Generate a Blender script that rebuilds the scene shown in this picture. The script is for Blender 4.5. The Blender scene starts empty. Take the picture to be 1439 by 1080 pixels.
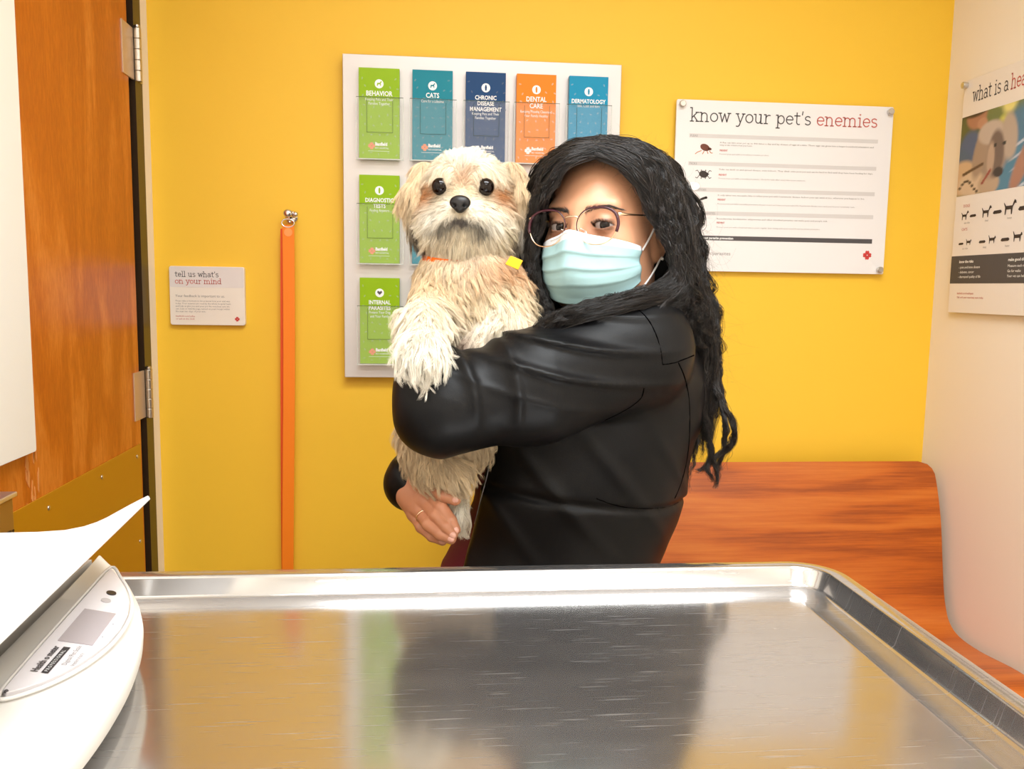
import bpy, math, random
import numpy as np
from mathutils import Vector, Matrix, kdtree
from math import sin, cos, tan, pi, radians, sqrt
random.seed(7); RNG = np.random.default_rng(7)
SC = bpy.context.scene
COL = SC.collection
# ------------------------------------------------------------------ camera
FPX, ZC, WY = 1190.0, 1.30, 1.95
PIT, ROL, YAW = radians(6.549), radians(0.888), radians(5.514)
F_ = np.array([sin(YAW)*cos(PIT), cos(YAW)*cos(PIT), -sin(PIT)])
_R0 = np.array([cos(YAW), -sin(YAW), 0.0]); _U0 = np.cross(_R0, F_)
R_ = _R0*cos(ROL)+_U0*sin(ROL); U_ = -_R0*sin(ROL)+_U0*cos(ROL)
CAM = np.array([0, 0, ZC])
def ray(x, y): return F_+R_*(x-719.5)/FPX-U_*(y-540)/FPX
def atY(x, y, Y): d = ray(x, y); return CAM+d*(Y/d[1])
def atZ(x, y, Z): d = ray(x, y); return CAM+d*((Z-ZC)/d[2])
def atX(x, y, X): d = ray(x, y); return CAM+d*(X/d[0])
P = atY
cd = bpy.data.cameras.new('camera'); co = bpy.data.objects.new('camera', cd); COL.objects.link(co)
cd.sensor_fit = 'HORIZONTAL'; cd.sensor_width = 36; cd.lens = FPX/1439*36; cd.clip_start = 0.02
co.matrix_world = Matrix(((R_[0], U_[0], -F_[0], 0), (R_[1], U_[1], -F_[1], 0), (R_[2], U_[2], -F_[2], ZC), (0, 0, 0, 1)))
SC.camera = co
# ------------------------------------------------------------------ materials
def srgb(r, g, b):
    f = lambda c: (c/255/12.92) if c/255 <= .04045 else ((c/255+.055)/1.055)**2.4
    return (f(r), f(g), f(b), 1)
MATS = {}
def mat(name, col=None, rough=.5, metal=0., **kw):
    if name in MATS: return MATS[name]
    m = bpy.data.materials.new(name); m.use_nodes = True
    b = m.node_tree.nodes['Principled BSDF']
    if col is not None: b.inputs['Base Color'].default_value = tuple(col)+((1,) if len(col) == 3 else ())
    b.inputs['Roughness'].default_value = rough; b.inputs['Metallic'].default_value = metal
    for k, v in kw.items(): b.inputs[k.replace('_', ' ')].default_value = v
    MATS[name] = m; return m
def nodes(m): return m.node_tree.nodes, m.node_tree.links, m.node_tree.nodes['Principled BSDF']
def nd(m, t, **kw):
    n = m.node_tree.nodes.new(t)
    for k, v in kw.items():
        if k in n.inputs.keys() if not hasattr(n, k) else False: n.inputs[k].default_value = v
        else: setattr(n, k, v)
    return n
def colmat(name, rough=.6, attr='Col', **kw):
    m = mat(name, (1, 1, 1), rough, **kw); N, L, b = nodes(m)
    if not any(n.type == 'ATTRIBUTE' for n in N):
        a = N.new('ShaderNodeAttribute'); a.attribute_name = attr; L.new(a.outputs['Color'], b.inputs['Base Color'])
    return m
def add_noise_bump(m, scale, strength, dist=.001, vec_scale=(1, 1, 1), detail=4):
    N, L, b = nodes(m)
    tc = N.new('ShaderNodeTexCoord'); mp = N.new('ShaderNodeMapping'); mp.inputs['Scale'].default_value = vec_scale
    nz = N.new('ShaderNodeTexNoise'); nz.inputs['Scale'].default_value = scale; nz.inputs['Detail'].default_value = detail
    bp = N.new('ShaderNodeBump'); bp.inputs['Strength'].default_value = strength; bp.inputs['Distance'].default_value = dist
    L.new(tc.outputs['Object'], mp.inputs[0]); L.new(mp.outputs[0], nz.inputs['Vector']); L.new(nz.outputs[0], bp.inputs['Height']); L.new(bp.outputs[0], b.inputs['Normal'])
    return mp, nz
def wood(name, c1, c2, c3, grain, rough=.35, figure=7, rot=0):
    """veneer: cathedral figure + fine grain, GRAIN is the mapping scale (small along the grain)"""
    m = mat(name, (1, 1, 1), rough); N, L, b = nodes(m)
    tc = N.new('ShaderNodeTexCoord'); mp = N.new('ShaderNodeMapping'); mp.inputs['Scale'].default_value = grain
    L.new(tc.outputs['Object'], mp.inputs[0])
    n1 = N.new('ShaderNodeTexNoise'); n1.inputs['Scale'].default_value = 1.4; n1.inputs['Detail'].default_value = 3; n1.inputs['Distortion'].default_value = .5
    L.new(mp.outputs[0], n1.inputs['Vector'])
    mu = N.new('ShaderNodeMath'); mu.operation = 'MULTIPLY'; mu.inputs[1].default_value = figure*6.28
    L.new(n1.outputs[0], mu.inputs[0]); sn = N.new('ShaderNodeMath'); sn.operation = 'SINE'; L.new(mu.outputs[0], sn.inputs[0])
    n2 = N.new('ShaderNodeTexNoise'); n2.inputs['Scale'].default_value = 14; n2.inputs['Detail'].default_value = 8; n2.inputs['Roughness'].default_value = .7
    mp2 = N.new('ShaderNodeMapping'); mp2.inputs['Scale'].default_value = tuple(g*(2.2 if g > .9 else .5) for g in grain)
    L.new(tc.outputs['Object'], mp2.inputs[0]); L.new(mp2.outputs[0], n2.inputs['Vector'])
    ad = N.new('ShaderNodeMath'); ad.operation = 'MULTIPLY_ADD'; ad.inputs[1].default_value = .17; L.new(sn.outputs[0], ad.inputs[0]); L.new(n2.outputs[0], ad.inputs[2])
    cr = N.new('ShaderNodeValToRGB'); e = cr.color_ramp.elements; e[0].position = .25; e[0].color = c1; e[1].position = .78; e[1].color = c3
    x = e.new(.5); x.color = c2
    L.new(ad.outputs[0], cr.inputs[0]); L.new(cr.outputs[0], b.inputs['Base Color'])
    return m
# ------------------------------------------------------------------ objects
def tag(o, label=None, cat=None, group=None, kind=None):
    if label: o['label'] = label
    if cat: o['category'] = cat
    if group: o['group'] = group
    if kind: o['kind'] = kind
    return o
def empty(name, loc=(0, 0, 0), **kw):
    o = bpy.data.objects.new(name, None); COL.objects.link(o); o.location = tuple(loc); o.empty_display_size = .05
    return tag(o, **kw)
def link(o, parent=None):
    COL.objects.link(o)
    if parent is not None:
        o.parent = parent
        o.matrix_parent_inverse = Matrix.Translation(-world_loc(parent))
    return o
def world_loc(o):
    v = Vector(o.location)
    if o.parent is not None and False: v = v
    return v if o.parent is None else v
class MB:
    """collects polygons for ONE mesh object"""
    def __init__(s): s.v = []; s.f = []; s.m = []; s.mi = 0
    def add(s, vs, fs):
        b = len(s.v); s.v += [tuple(map(float, v)) for v in vs]; s.f += [tuple(i+b for i in f) for f in fs]; s.m += [s.mi]*len(fs)
        return s
    def box(s, lo, hi):
        x0, y0, z0 = lo; x1, y1, z1 = hi
        return s.add([(x0, y0, z0), (x1, y0, z0), (x1, y1, z0), (x0, y1, z0), (x0, y0, z1), (x1, y0, z1), (x1, y1, z1), (x0, y1, z1)],
                     [(0, 3, 2, 1), (4, 5, 6, 7), (0, 1, 5, 4), (1, 2, 6, 5), (2, 3, 7, 6), (3, 0, 4, 7)])
    def prism(s, outline, to3, d):
        """OUTLINE 2D list, to3(u,v,w)->3D, extruded w in 0..d"""
        n = len(outline); vs = [to3(u, v, 0) for u, v in outline]+[to3(u, v, d) for u, v in outline]
        fs = [tuple(range(n))[::-1], tuple(range(n, 2*n))]+[(i, (i+1) % n, (i+1) % n+n, i+n) for i in range(n)]
        return s.add(vs, fs)
    def flat(s, outline, to3, w=0):
        return s.add([to3(u, v, w) for u, v in outline], [tuple(range(len(outline)))])
    def tube(s, pts, r, seg=10, closed=False, squash=None):
        pts = [Vector(tuple(map(float, p))) for p in pts]; n = len(pts); rr = r if hasattr(r, '__len__') else [r]*n
        rings = []; up = None
        for i in range(n):
            a = pts[(i-1) % n if closed else max(i-1, 0)]; b = pts[(i+1) % n if closed else min(i+1, n-1)]
            t = (b-a).normalized()
            if up is None:
                up = Vector((0, 0, 1)) if abs(t.z) < .9 else Vector((1, 0, 0))
            s1 = t.cross(up).normalized(); up = s1.cross(t).normalized()
            rings.append([pts[i]+(s1*cos(2*pi*k/seg)+up*sin(2*pi*k/seg)*(squash or 1))*rr[i] for k in range(seg)])
        vs = [p for q in rings for p in q]; fs = []
        for i in range(n if closed else n-1):
            j = (i+1) % n
            for k in range(seg): fs.append((i*seg+k, i*seg+(k+1) % seg, j*seg+(k+1) % seg, j*seg+k))
        if not closed: fs += [tuple(range(seg))[::-1], tuple((n-1)*seg+k for k in range(seg))]
        return s.add(vs, fs)
    def sphere(s, c, r, seg=20, ring=12, rot=None):
        c = Vector(tuple(map(float, c))); r = r if hasattr(r, '__len__') else (r, r, r); vs = []; fs = []
        for i in range(ring+1):
            th = pi*i/ring
            for k in range(seg):
                ph = 2*pi*k/seg; v = Vector((r[0]*sin(th)*cos(ph), r[1]*sin(th)*sin(ph), r[2]*cos(th)))
                if rot is not None: v = rot @ v
                vs.append(c+v)
        for i in range(ring):
            for k in range(seg): fs.append((i*seg+k, (i+1)*seg+k, (i+1)*seg+(k+1) % seg, i*seg+(k+1) % seg))
        return s.add(vs, fs)
    def lathe(s, prof, o, axis=(0, 0, 1), seg=24):
        """prof: list of (radius, height) along AXIS from point o"""
        ax = Vector(axis).normalized(); a = ax.orthogonal().normalized(); b = ax.cross(a); o = Vector(tuple(map(float, o)))
        vs = [o+ax*h+(a*cos(2*pi*k/seg)+b*sin(2*pi*k/seg))*r for r, h in prof for k in range(seg)]; fs = []
        for i in range(len(prof)-1):
            for k in range(seg): fs.append((i*seg+k, i*seg+(k+1) % seg, (i+1)*seg+(k+1) % seg, (i+1)*seg+k))
        fs += [tuple(range(seg))[::-1], tuple((len(prof)-1)*seg+k for k in range(seg))]
        return s.add(vs, fs)
    def build(s, name, mats, parent=None, smooth=False, bevel=0, bseg=3, **kw):
        if not s.v: return None
        me = bpy.data.meshes.new(name); me.from_pydata(s.v, [], s.f)
        for m in (mats if isinstance(mats, (list, tuple)) else [mats]): me.materials.append(m)
        if any(s.m): me.polygons.foreach_set('material_index', s.m)
        if smooth: me.polygons.foreach_set('use_smooth', [True]*len(s.f))
        me.validate(); me.update()
        o = bpy.data.objects.new(name, me); link(o, parent)
        if bevel:
            b = o.modifiers.new('bevel', 'BEVEL'); b.width = bevel; b.segments = bseg; b.limit_method = 'ANGLE'; b.angle_limit = radians(40)
            me.polygons.foreach_set('use_smooth', [True]*len(me.polygons)); o.modifiers.new('wn', 'WEIGHTED_NORMAL').keep_sharp = True
        return tag(o, **kw)
def np_mesh(name, V, Fq, m, parent=None, col=None, **kw):
    me = bpy.data.meshes.new(name); me.from_pydata(V.tolist(), [], Fq.tolist() if hasattr(Fq, 'tolist') else Fq)
    if m is not None: me.materials.append(m)
    me.polygons.foreach_set('use_smooth', np.ones(len(me.polygons), bool))
    if col is not None:
        a = me.color_attributes.new('Col', 'FLOAT_COLOR', 'POINT'); c = np.ones((len(V), 4), np.float32); c[:, :3] = col; a.data.foreach_set('color', c.ravel())
    me.update(); o = bpy.data.objects.new(name, me); link(o, parent); return tag(o, **kw)
def rrect(x0, y0, x1, y1, r, n=6):
    out = []
    for cx, cy, a0 in ((x1-r, y1-r, 0), (x0+r, y1-r, 90), (x0+r, y0+r, 180), (x1-r, y0+r, 270)):
        for k in range(n+1): a = radians(a0+90*k/n); out.append((cx+r*cos(a), cy+r*sin(a)))
    return out
# ------------------------------------------------------------------ lettering
def txt(mb, s, size, u, v, to3, w=0, align='LEFT', sx=1.0, bold=0.0, res=2):
    cu = bpy.data.curves.new('t', 'FONT'); cu.body = s; cu.size = size; cu.align_x = align; cu.resolution_u = res; cu.offset = bold
    o = bpy.data.objects.new('t', cu); me = bpy.data.meshes.new_from_object(o)
    vs = [to3(u+p.co.x*sx, v+p.co.y, w) for p in me.vertices]; fs = [tuple(p.vertices) for p in me.polygons]
    mb.add(vs, fs); bpy.data.objects.remove(o); bpy.data.meshes.remove(me); bpy.data.curves.remove(cu)
def arc(cx, cy, rx, ry, a0, a1, n=14): return [(cx+rx*cos(radians(a0+(a1-a0)*i/n)), cy+ry*sin(radians(a0+(a1-a0)*i/n))) for i in range(n+1)]
def sf(x, y, h=.17): return [(x-h, y), (x+h, y)]
GL = {
 'o': (1.08, [arc(.52, .5, .42, .46, 0, 360, 24)]), 'l': (.6, [[(.27, 0), (.27, 1.5)], [(.05, 1.5), (.27, 1.5)], sf(.27, 0, .22)]),
 'n': (1.2, [[(.22, 0), (.22, 1)], [(0, 1), (.22, 1)], arc(.55, .62, .33, .34, 175, 0)+[(.88, 0)], sf(.22, 0, .2), sf(.88, 0, .2)]),
 'h': (1.2, [[(.22, 0), (.22, 1.5)], [(0, 1.5), (.22, 1.5)], arc(.55, .62, .33, .34, 175, 0)+[(.88, 0)], sf(.22, 0, .2), sf(.88, 0, .2)]),
 'm': (1.82, [[(.22, 0), (.22, 1)], [(0, 1), (.22, 1)], arc(.53, .64, .31, .32, 175, 0)+[(.84, 0)], arc(1.16, .64, .32, .32, 175, 0)+[(1.48, 0)], sf(.22, 0, .2), sf(.85, 0, .17), sf(1.48, 0, .2)]),
 'r': (.86, [[(.24, 0), (.24, 1)], [(.02, 1), (.24, 1)], arc(.62, .55, .38, .4, 175, 70), sf(.24, 0, .22)]),
 'u': (1.2, [[(.22, 1)]+arc(.52, .36, .3, .34, 180, 360)+[(.84, 1)], [(.84, 1), (.84, 0)], [(0, 1), (.22, 1)], [(.62, 1), (.84, 1)], [(.84, 0), (1.05, 0)]]),
 'k': (1.13, [[(.22, 0), (.22, 1.5)], [(0, 1.5), (.22, 1.5)], [(.22, .38), (.82, 1)], [(.44, .6), (.88, 0)], sf(.22, 0, .2), sf(.88, 0, .17), sf(.84, 1, .17)]),
 'w': (1.45, [[(.15, 1), (.42, .03), (.7, .95), (.98, .03), (1.25, 1)], sf(.15, 1, .18), sf(1.25, 1, .18)]),
 'y': (1.08, [[(.15, 1), (.52, .03)], [(.9, 1), (.42, -.3), (.28, -.42), (.05, -.4)], sf(.15, 1, .18), sf(.9, 1, .17)]),
 'p': (1.15, [[(.22, 1), (.22, -.45)], [(0, 1), (.22, 1)], arc(.6, .5, .38, .46, 170, -170, 20), sf(.22, -.45, .21)]),
 'd': (1.15, [[(.84, 1.5), (.84, 0)], [(.62, 1.5), (.84, 1.5)], arc(.46, .5, .38, .46, 10, 350, 20), [(.84, 0), (1.05, 0)]]),
 'e': (1.02, [[(.1, .52), (.86, .52)]+arc(.5, .5, .4, .46, 3, 318, 20)[0:]]),
 'a': (1.02, [arc(.45, .66, .33, .3, 150, 0)+[(.78, .15), (.98, .02)], arc(.43, .28, .33, .27, 0, 360, 18)]),
 't': (.85, [[(.34, 1.35), (.34, .3)]+arc(.58, .28, .24, .26, 180, 300, 8), [(.05, 1), (.72, 1)]]),
 's': (.88, [arc(.43, .74, .3, .23, 30, 250, 12)+[(.45, .5)]+arc(.43, .26, .32, .24, 70, -150, 12)]),
 'i': (.6, [[(.27, 0), (.27, 1)], [(.05, 1), (.27, 1)], sf(.27, 0, .22), [(.2, 1.38), (.34, 1.38)]]),
 "'": (.4, [[(.2, 1.5), (.14, 1.12)]]), ' ': (.62, [])}
def slab(mb, s, xh, u, v, to3, w=0, th=.15, sx=1.):
    """lettering in a slab-serif hand: ribbons of width th"""
    for ch in s:
        adv, strokes = GL[ch]
        for st in [s_ for q_ in strokes for s_ in ([q_] if len(q_) > 6 else [q_[i:i+2] for i in range(len(q_)-1)])]:
            q = [Vector(p) for p in st]; n = len(q); L = []; Rr = []
            for i in range(n):
                t = (q[min(i+1, n-1)]-q[max(i-1, 0)])
                t = t.normalized() if t.length > 1e-6 else Vector((1, 0)); nn = Vector((-t.y, t.x))*th/2
                e = t*th*.3*(1 if i == n-1 else -1 if i == 0 else 0)
                L.append(q[i]+nn+e); Rr.append(q[i]-nn+e)
            vs = [to3(u+p.x*xh*sx, v+p.y*xh, w) for p in L+Rr]
            mb.add(vs, [(i, i+1, n+i+1, n+i) for i in range(n-1)])
        u += adv*xh*sx
    return u
# ------------------------------------------------------------------ implicit surfaces
def V3(*a): return np.array(a, np.float32)
def rc(p, a, b, r1, r2):
    a = np.asarray(a, np.float32); b = np.asarray(b, np.float32); ab = b-a; t = np.clip(((p-a) @ ab)/float(ab @ ab), 0, 1)
    return np.sqrt((((p-a)-t[..., None]*ab)**2).sum(-1))-(r1+(r2-r1)*t)
def ell(p, c, r, M=None):
    q = p-np.asarray(c, np.float32)
    if M is not None: q = q @ np.asarray(M, np.float32)   # M columns = local axes
    r = np.asarray(r, np.float32); k0 = np.sqrt(((q/r)**2).sum(-1)); k1 = np.sqrt(((q/(r*r))**2).sum(-1))+1e-9
    return k0*(k0-1)/k1
def smin(a, b, k): h = np.clip(.5+.5*(b-a)/k, 0, 1); return b*(1-h)+a*h-k*h*(1-h)
def smax(a, b, k): return -smin(-a, -b, k)
def sunion(ds, k):
    d = ds[0]
    for e in ds[1:]: d = smin(d, e, k)
    return d
def nets(f, lo, hi, h):
    lo = np.array(lo, np.float32); hi = np.array(hi, np.float32); n = np.ceil((hi-lo)/h).astype(int)+1
    ax = [lo[i]+h*np.arange(n[i], dtype=np.float32) for i in range(3)]
    val = np.empty(n, np.float32); step = max(1, int(1.2e6//(n[1]*n[2])))
    for i in range(0, n[0], step):
        g = np.stack(np.meshgrid(ax[0][i:i+step], ax[1], ax[2], indexing='ij'), -1); val[i:i+step] = f(g)
    ins = val < 0; cn = n-1
    acc = np.zeros((*cn, 3), np.float32); cnt = np.zeros(cn, np.float32); faces = []
    gi = np.stack(np.meshgrid(*[np.arange(k, dtype=np.float32) for k in n], indexing='ij'), -1)
    edges = []
    for a in range(3):
        s0 = [slice(None)]*3; s1 = [slice(None)]*3; s0[a] = slice(0, n[a]-1); s1[a] = slice(1, n[a])
        cross = ins[tuple(s0)] != ins[tuple(s1)]; idx = np.argwhere(cross)
        v0 = val[tuple(s0)][cross]; v1 = val[tuple(s1)][cross]; t = v0/(v0-v1)
        pos = idx.astype(np.float32); pos[:, a] += t
        o1, o2 = [(1, 2), (2, 0), (0, 1)][a]
        sgn = ins[tuple(s0)][cross]; edges.append((a, o1, o2, idx, sgn))
        for d1 in (0, -1):
            for d2 in (0, -1):
                c = idx.copy(); c[:, o1] += d1; c[:, o2] += d2
                ok = ((c >= 0) & (c < cn)).all(1); cc = c[ok]; fl = np.ravel_multi_index(cc.T, cn)
                for k in range(3): acc.reshape(-1, 3)[:, k] += np.bincount(fl, pos[ok][:, k], minlength=cnt.size).astype(np.float32)
                cnt.reshape(-1)[:] += np.bincount(fl, minlength=cnt.size)
    m = cnt > 0; ids = np.full(cn, -1, np.int64); ids[m] = np.arange(m.sum())
    V = lo+h*acc[m]/cnt[m][:, None]
    for a, o1, o2, idx, sgn in edges:
        q = []
        for d1, d2 in ((0, 0), (-1, 0), (-1, -1), (0, -1)):
            c = idx.copy(); c[:, o1] += d1; c[:, o2] += d2; q.append(c)
        ok = np.all([((c >= 0) & (c < cn)).all(1) for c in q], 0)
        g = np.stack([ids[tuple(c[ok].T)] for c in q], 1); s = sgn[ok]; g[~s] = g[~s][:, ::-1]; faces.append(g)
    return V, np.concatenate(faces)
def grad(f, p, e=.001):
    g = np.stack([f(p+V3(*(e*(np.arange(3) == i))))-f(p-V3(*(e*(np.arange(3) == i)))) for i in range(3)], -1)
    return g/(np.linalg.norm(g, axis=-1, keepdims=True)+1e-9)
def hit(f, x, y, t0=.7, t1=1.9, off=0.):
    d = ray(x, y); d = d/np.linalg.norm(d); ts = np.linspace(t0, t1, 1201); p = (CAM+d*ts[:, None]).astype(np.float32); v = f(p)
    i = np.argmax(v < off) if (v < off).any() else np.argmin(v)
    return CAM+d*ts[i]
def vnoise(p, s, seed=0):
    """cheap smooth noise: a few rotated sines"""
    r = np.random.default_rng(seed); o = 0
    for i in range(5):
        k = r.normal(size=3).astype(np.float32); k *= s*(1+.35*i)/np.linalg.norm(k); o = o+np.sin(p @ k+r.uniform(0, 6.28))/(1+.3*i)
    return o/3
def mesh_samples(V, Fq, n, rng):
    tri = np.concatenate([Fq[:, [0, 1, 2]], Fq[:, [0, 2, 3]]]); a, b, c = V[tri[:, 0]], V[tri[:, 1]], V[tri[:, 2]]
    ar = np.linalg.norm(np.cross(b-a, c-a), axis=1); k = rng.choice(len(tri), n, p=ar/ar.sum())
    r1 = np.sqrt(rng.random((n, 1))); r2 = rng.random((n, 1)); return ((1-r1)*a[k]+r1*(1-r2)*b[k]+r1*r2*c[k]).astype(np.float32)
def hairs(name, pts, rad, col, m, parent, **kw):
    N, M = pts.shape[:2]; cu = bpy.data.hair_curves.new(name); cu.add_curves([M]*N)
    cu.position_data.foreach_set('vector', np.ascontiguousarray(pts, np.float32).ravel())
    a = cu.attributes.get('radius') or cu.attributes.new('radius', 'FLOAT', 'POINT'); a.data.foreach_set('value', np.ascontiguousarray(np.broadcast_to(rad, (N, M)), np.float32).ravel())
    if col is not None:
        a = cu.attributes.new('Col', 'FLOAT_COLOR', 'CURVE'); c = np.ones((N, 4), np.float32); c[:, :3] = col; a.data.foreach_set('color', c.ravel())
    cu.materials.append(m); o = bpy.data.objects.new(name, cu); link(o, parent); return tag(o, **kw)
# ================================================================== ROOM
XL, XR, YB, ZT = -.607, 1.207, -1.3, 2.55
YEL = mat('yellow wall paint', srgb(244, 195, 50), .55)
add_noise_bump(YEL, 160, .12, .0006)
CREAM = mat('cream wall paint', srgb(246, 236, 222), .6); add_noise_bump(CREAM, 160, .12, .0006)
WHITEC = mat('ceiling tile white', srgb(238, 236, 230), .8); add_noise_bump(WHITEC, 90, .3, .002)
FLOORM = mat('speckled vinyl floor', srgb(196, 188, 174), .35)
_mp, _nz = add_noise_bump(FLOORM, 240, .02, .0003)
b = MB().box((XL-.1, WY, 0), (XR+.1, WY+.1, ZT)); b.build('wall_back', YEL, kind='structure')
b = MB().box((XR, YB, 0), (XR+.1, WY, ZT)); b.build('wall_right', CREAM, kind='structure')
b = MB().box((XL-.1, YB-.1, 0), (XR+.1, YB, ZT)); b.build('wall_front', CREAM, kind='structure')
b = MB().box((XL-.1, 1.895, 0), (XL, WY, ZT)).box((XL-.1, YB, 0), (XL, .86, ZT)).box((XL-.1, .86, 2.12), (XL, 1.895, ZT))
b.build('wall_left', CREAM, kind='structure')
MB().box((XL-.1, YB-.1, -.08), (XR+.1, WY+.1, 0)).build('floor', FLOORM, kind='structure')
MB().box((XL-.1, YB-.1, ZT), (XR+.1, WY+.1, ZT+.08)).build('ceiling', WHITEC, kind='structure')
BASEM = mat('dark baseboard vinyl', srgb(62, 56, 50), .5)
MB().box((XL, WY-.008, 0), (XR, WY, .1)).build('baseboard_back', BASEM, kind='structure', bevel=.002)
MB().box((XR-.008, YB, 0), (XR, WY-.008, .1)).build('baseboard_right', BASEM, kind='structure', bevel=.002)
# door frame (dark brown steel) and the door in it
FRAME = mat('dark brown door frame enamel', srgb(46, 34, 20), .3)
GASK = mat('black door gasket', srgb(8, 7, 6), .8)
b = MB().box((XL-.09, 1.852, 0), (XL+.004, 1.895, 2.12)).box((XL-.09, .86, 0), (XL+.004, .9, 2.12)).box((XL-.09, .9, 2.08), (XL+.004, 1.852, 2.12))
b.mi = 1; b.box((XL-.09, 1.83, 0), (XL-.03, 1.852, 2.08))
b.build('trim_1', [FRAME, GASK], kind='structure')
DOORW = wood('reddish birch door veneer', srgb(178, 86, 12), srgb(196, 102, 20), srgb(216, 128, 48), (5.5, 5.5, 1.2), .32, figure=4)
door = empty('door_1', (XL, 1.82, 0), kind='structure')
MB().box((XL-.045, .905, .01), (XL, 1.826, 2.075)).build('door_leaf', DOORW, door, bevel=.0015)
KICK = mat('mustard kick plate', srgb(186, 130, 14), .3, .12)
kp = MB().box((XL, .93, .06), (XL+.0025, 1.812, .963)).build('kick_plate', KICK, door, bevel=.0008)
STEEL = mat('satin hinge steel', (.62, .58, .52), .28, 1.)
for y in (1.79, 1.60, 1.38, 1.16, .96):
    for z in ((.94, .5, .09) if y != 1.79 else (.94, .76, .5, .09)):
        MB().lathe([(.0042, 0), (.0042, .0006), (.0032, .0018), (.0008, .0022)], (XL+.0025, y, z), (1, 0, 0), 12).build('screw', STEEL, kp, smooth=True)
def hinge(z0, z1):
    m = MB().box((XL-.002, 1.79, z0+.002), (XL+.0025, 1.853, z1-.002))
    h = m.build('hinge', mat('painted hinge leaf', srgb(205, 178, 150), .32, .4), door, bevel=.0006)
    k = MB(); n = 5; L = (z1-z0)/n
    for i in range(n): k.lathe([(.0072, 0), (.0075, .0008), (.0075, L-.0016), (.0072, L-.0008)], (XL+.009, 1.858, z0+i*L), (0, 0, 1), 16)
    k.lathe([(.004, 0), (.0055, .001), (.0055, .005), (.002, .007)], (XL+.009, 1.858, z1), (0, 0, 1), 14)
    k.box((XL+.001, 1.862, z0+.002), (XL+.006, 1.892, z1-.002))
    k.build('hinge_knuckle', STEEL, h, smooth=False)
hinge(1.706, 1.812); hinge(1.011, 1.115); hinge(.25, .356)
# lever handle on the far side of the leaf (outside the frame, near the camera)
b = MB().lathe([(.028, 0), (.028, .006), (.024, .009)], (XL, .97, .99), (1, 0, 0)).tube([(XL+.009, .97, .99), (XL+.05, .97, .99), (XL+.055, .985, .99), (XL+.055, 1.08, .99)], .009, 12)
b.build('door_handle', STEEL, door, smooth=True)
# scraped patch in the veneer (bare wood fibres) under the panel's corner
SCR = mat('torn pale wood fibres', srgb(222, 150, 82), .7)
b = MB()
r = random.Random(3)
for i in range(16):
    y = 1.335+r.uniform(-.02, .02); z = 1.01+r.uniform(-.065, .035); L = r.uniform(.012, .035); w = r.uniform(.0008, .0022); s = r.uniform(-.5, .5)
    b.prism([(y-w, z-L/2), (y+w*.3, z-L/2-.004), (y+w+s*L*.4, z+L/2), (y-w*.5+s*L*.4, z+L/2+.003)], lambda u, v, q: (XL+q, u, v), .0007)
b.build('scrape', SCR, door)
for (y, z, w) in ((1.72, 1.6, 0), ):
    pass
# white panel on the door
PANEL = mat('matt white panel', srgb(240, 238, 232), .45)
b = MB().prism(rrect(.93, 1.045, 1.312, 2.02, .004, 3), lambda u, v, q: (XL+.014+q, u, v), .005)
wp = empty('white_panel', (XL, 1.14, 1.04), label='large blank white panel mounted on the reddish wooden door', cat='panel')
b.build('panel_sheet', PANEL, wp, bevel=.001)
for z in (1.052, 1.95): MB().box((XL, .95, z+.008), (XL+.014, 1.295, z+.022)).build('mounting_rail', mat('tan rail', srgb(190, 130, 80), .5), wp, bevel=.001)
# little metal-topped holder below it
hb = empty('metal_holder', (XL, 1.17, .93), label='small brushed metal holder with dark symbols on its face, fixed low on the door', cat='holder')
HM = mat('bronze tinted holder face', srgb(158, 122, 62), .3, .55)
MB().box((XL+.0025, 1.07, .88), (XL+.03, 1.211, 1.0)).build('box_body', HM, hb, bevel=.003)
MB().box((XL, 1.065, 1.0), (XL+.034, 1.216, 1.007)).build('top_cap', mat('brushed silver cap', (.75, .72, .74), .3, .9), hb, bevel=.002)
b = MB(); X1 = XL+.0303
def gl(u, v, q): return (X1+q, 1.211-.001-u, .992-v)
for (u0, v0, u1, v1) in ((.012, .036, .022, .039), (.012, .036, .0145, .052), (.012, .05, .022, .052), (.0195, .036, .022, .052), (.0145, .043, .0195, .0455), (.003, .037, .0095, .0395), (.003, .037, .0055, .049), (-.0005+.001, .047, .0045, .0495),
                         (.001, .058, .022, .0612), (.001, .058, .0035, .074), (.0195, .06, .022, .07), (.0065, .064, .0165, .0665), (.0065, .064, .009, .078), (.014, .064, .0165, .078), (.001, .074, .009, .077)):
    b.box((X1-.0002, 1.211-u1, .992-v1), (X1+.0003, 1.211-u0, .992-v0))
b.build('symbols', mat('dark brown print', srgb(70, 40, 14), .6), hb)
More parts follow.
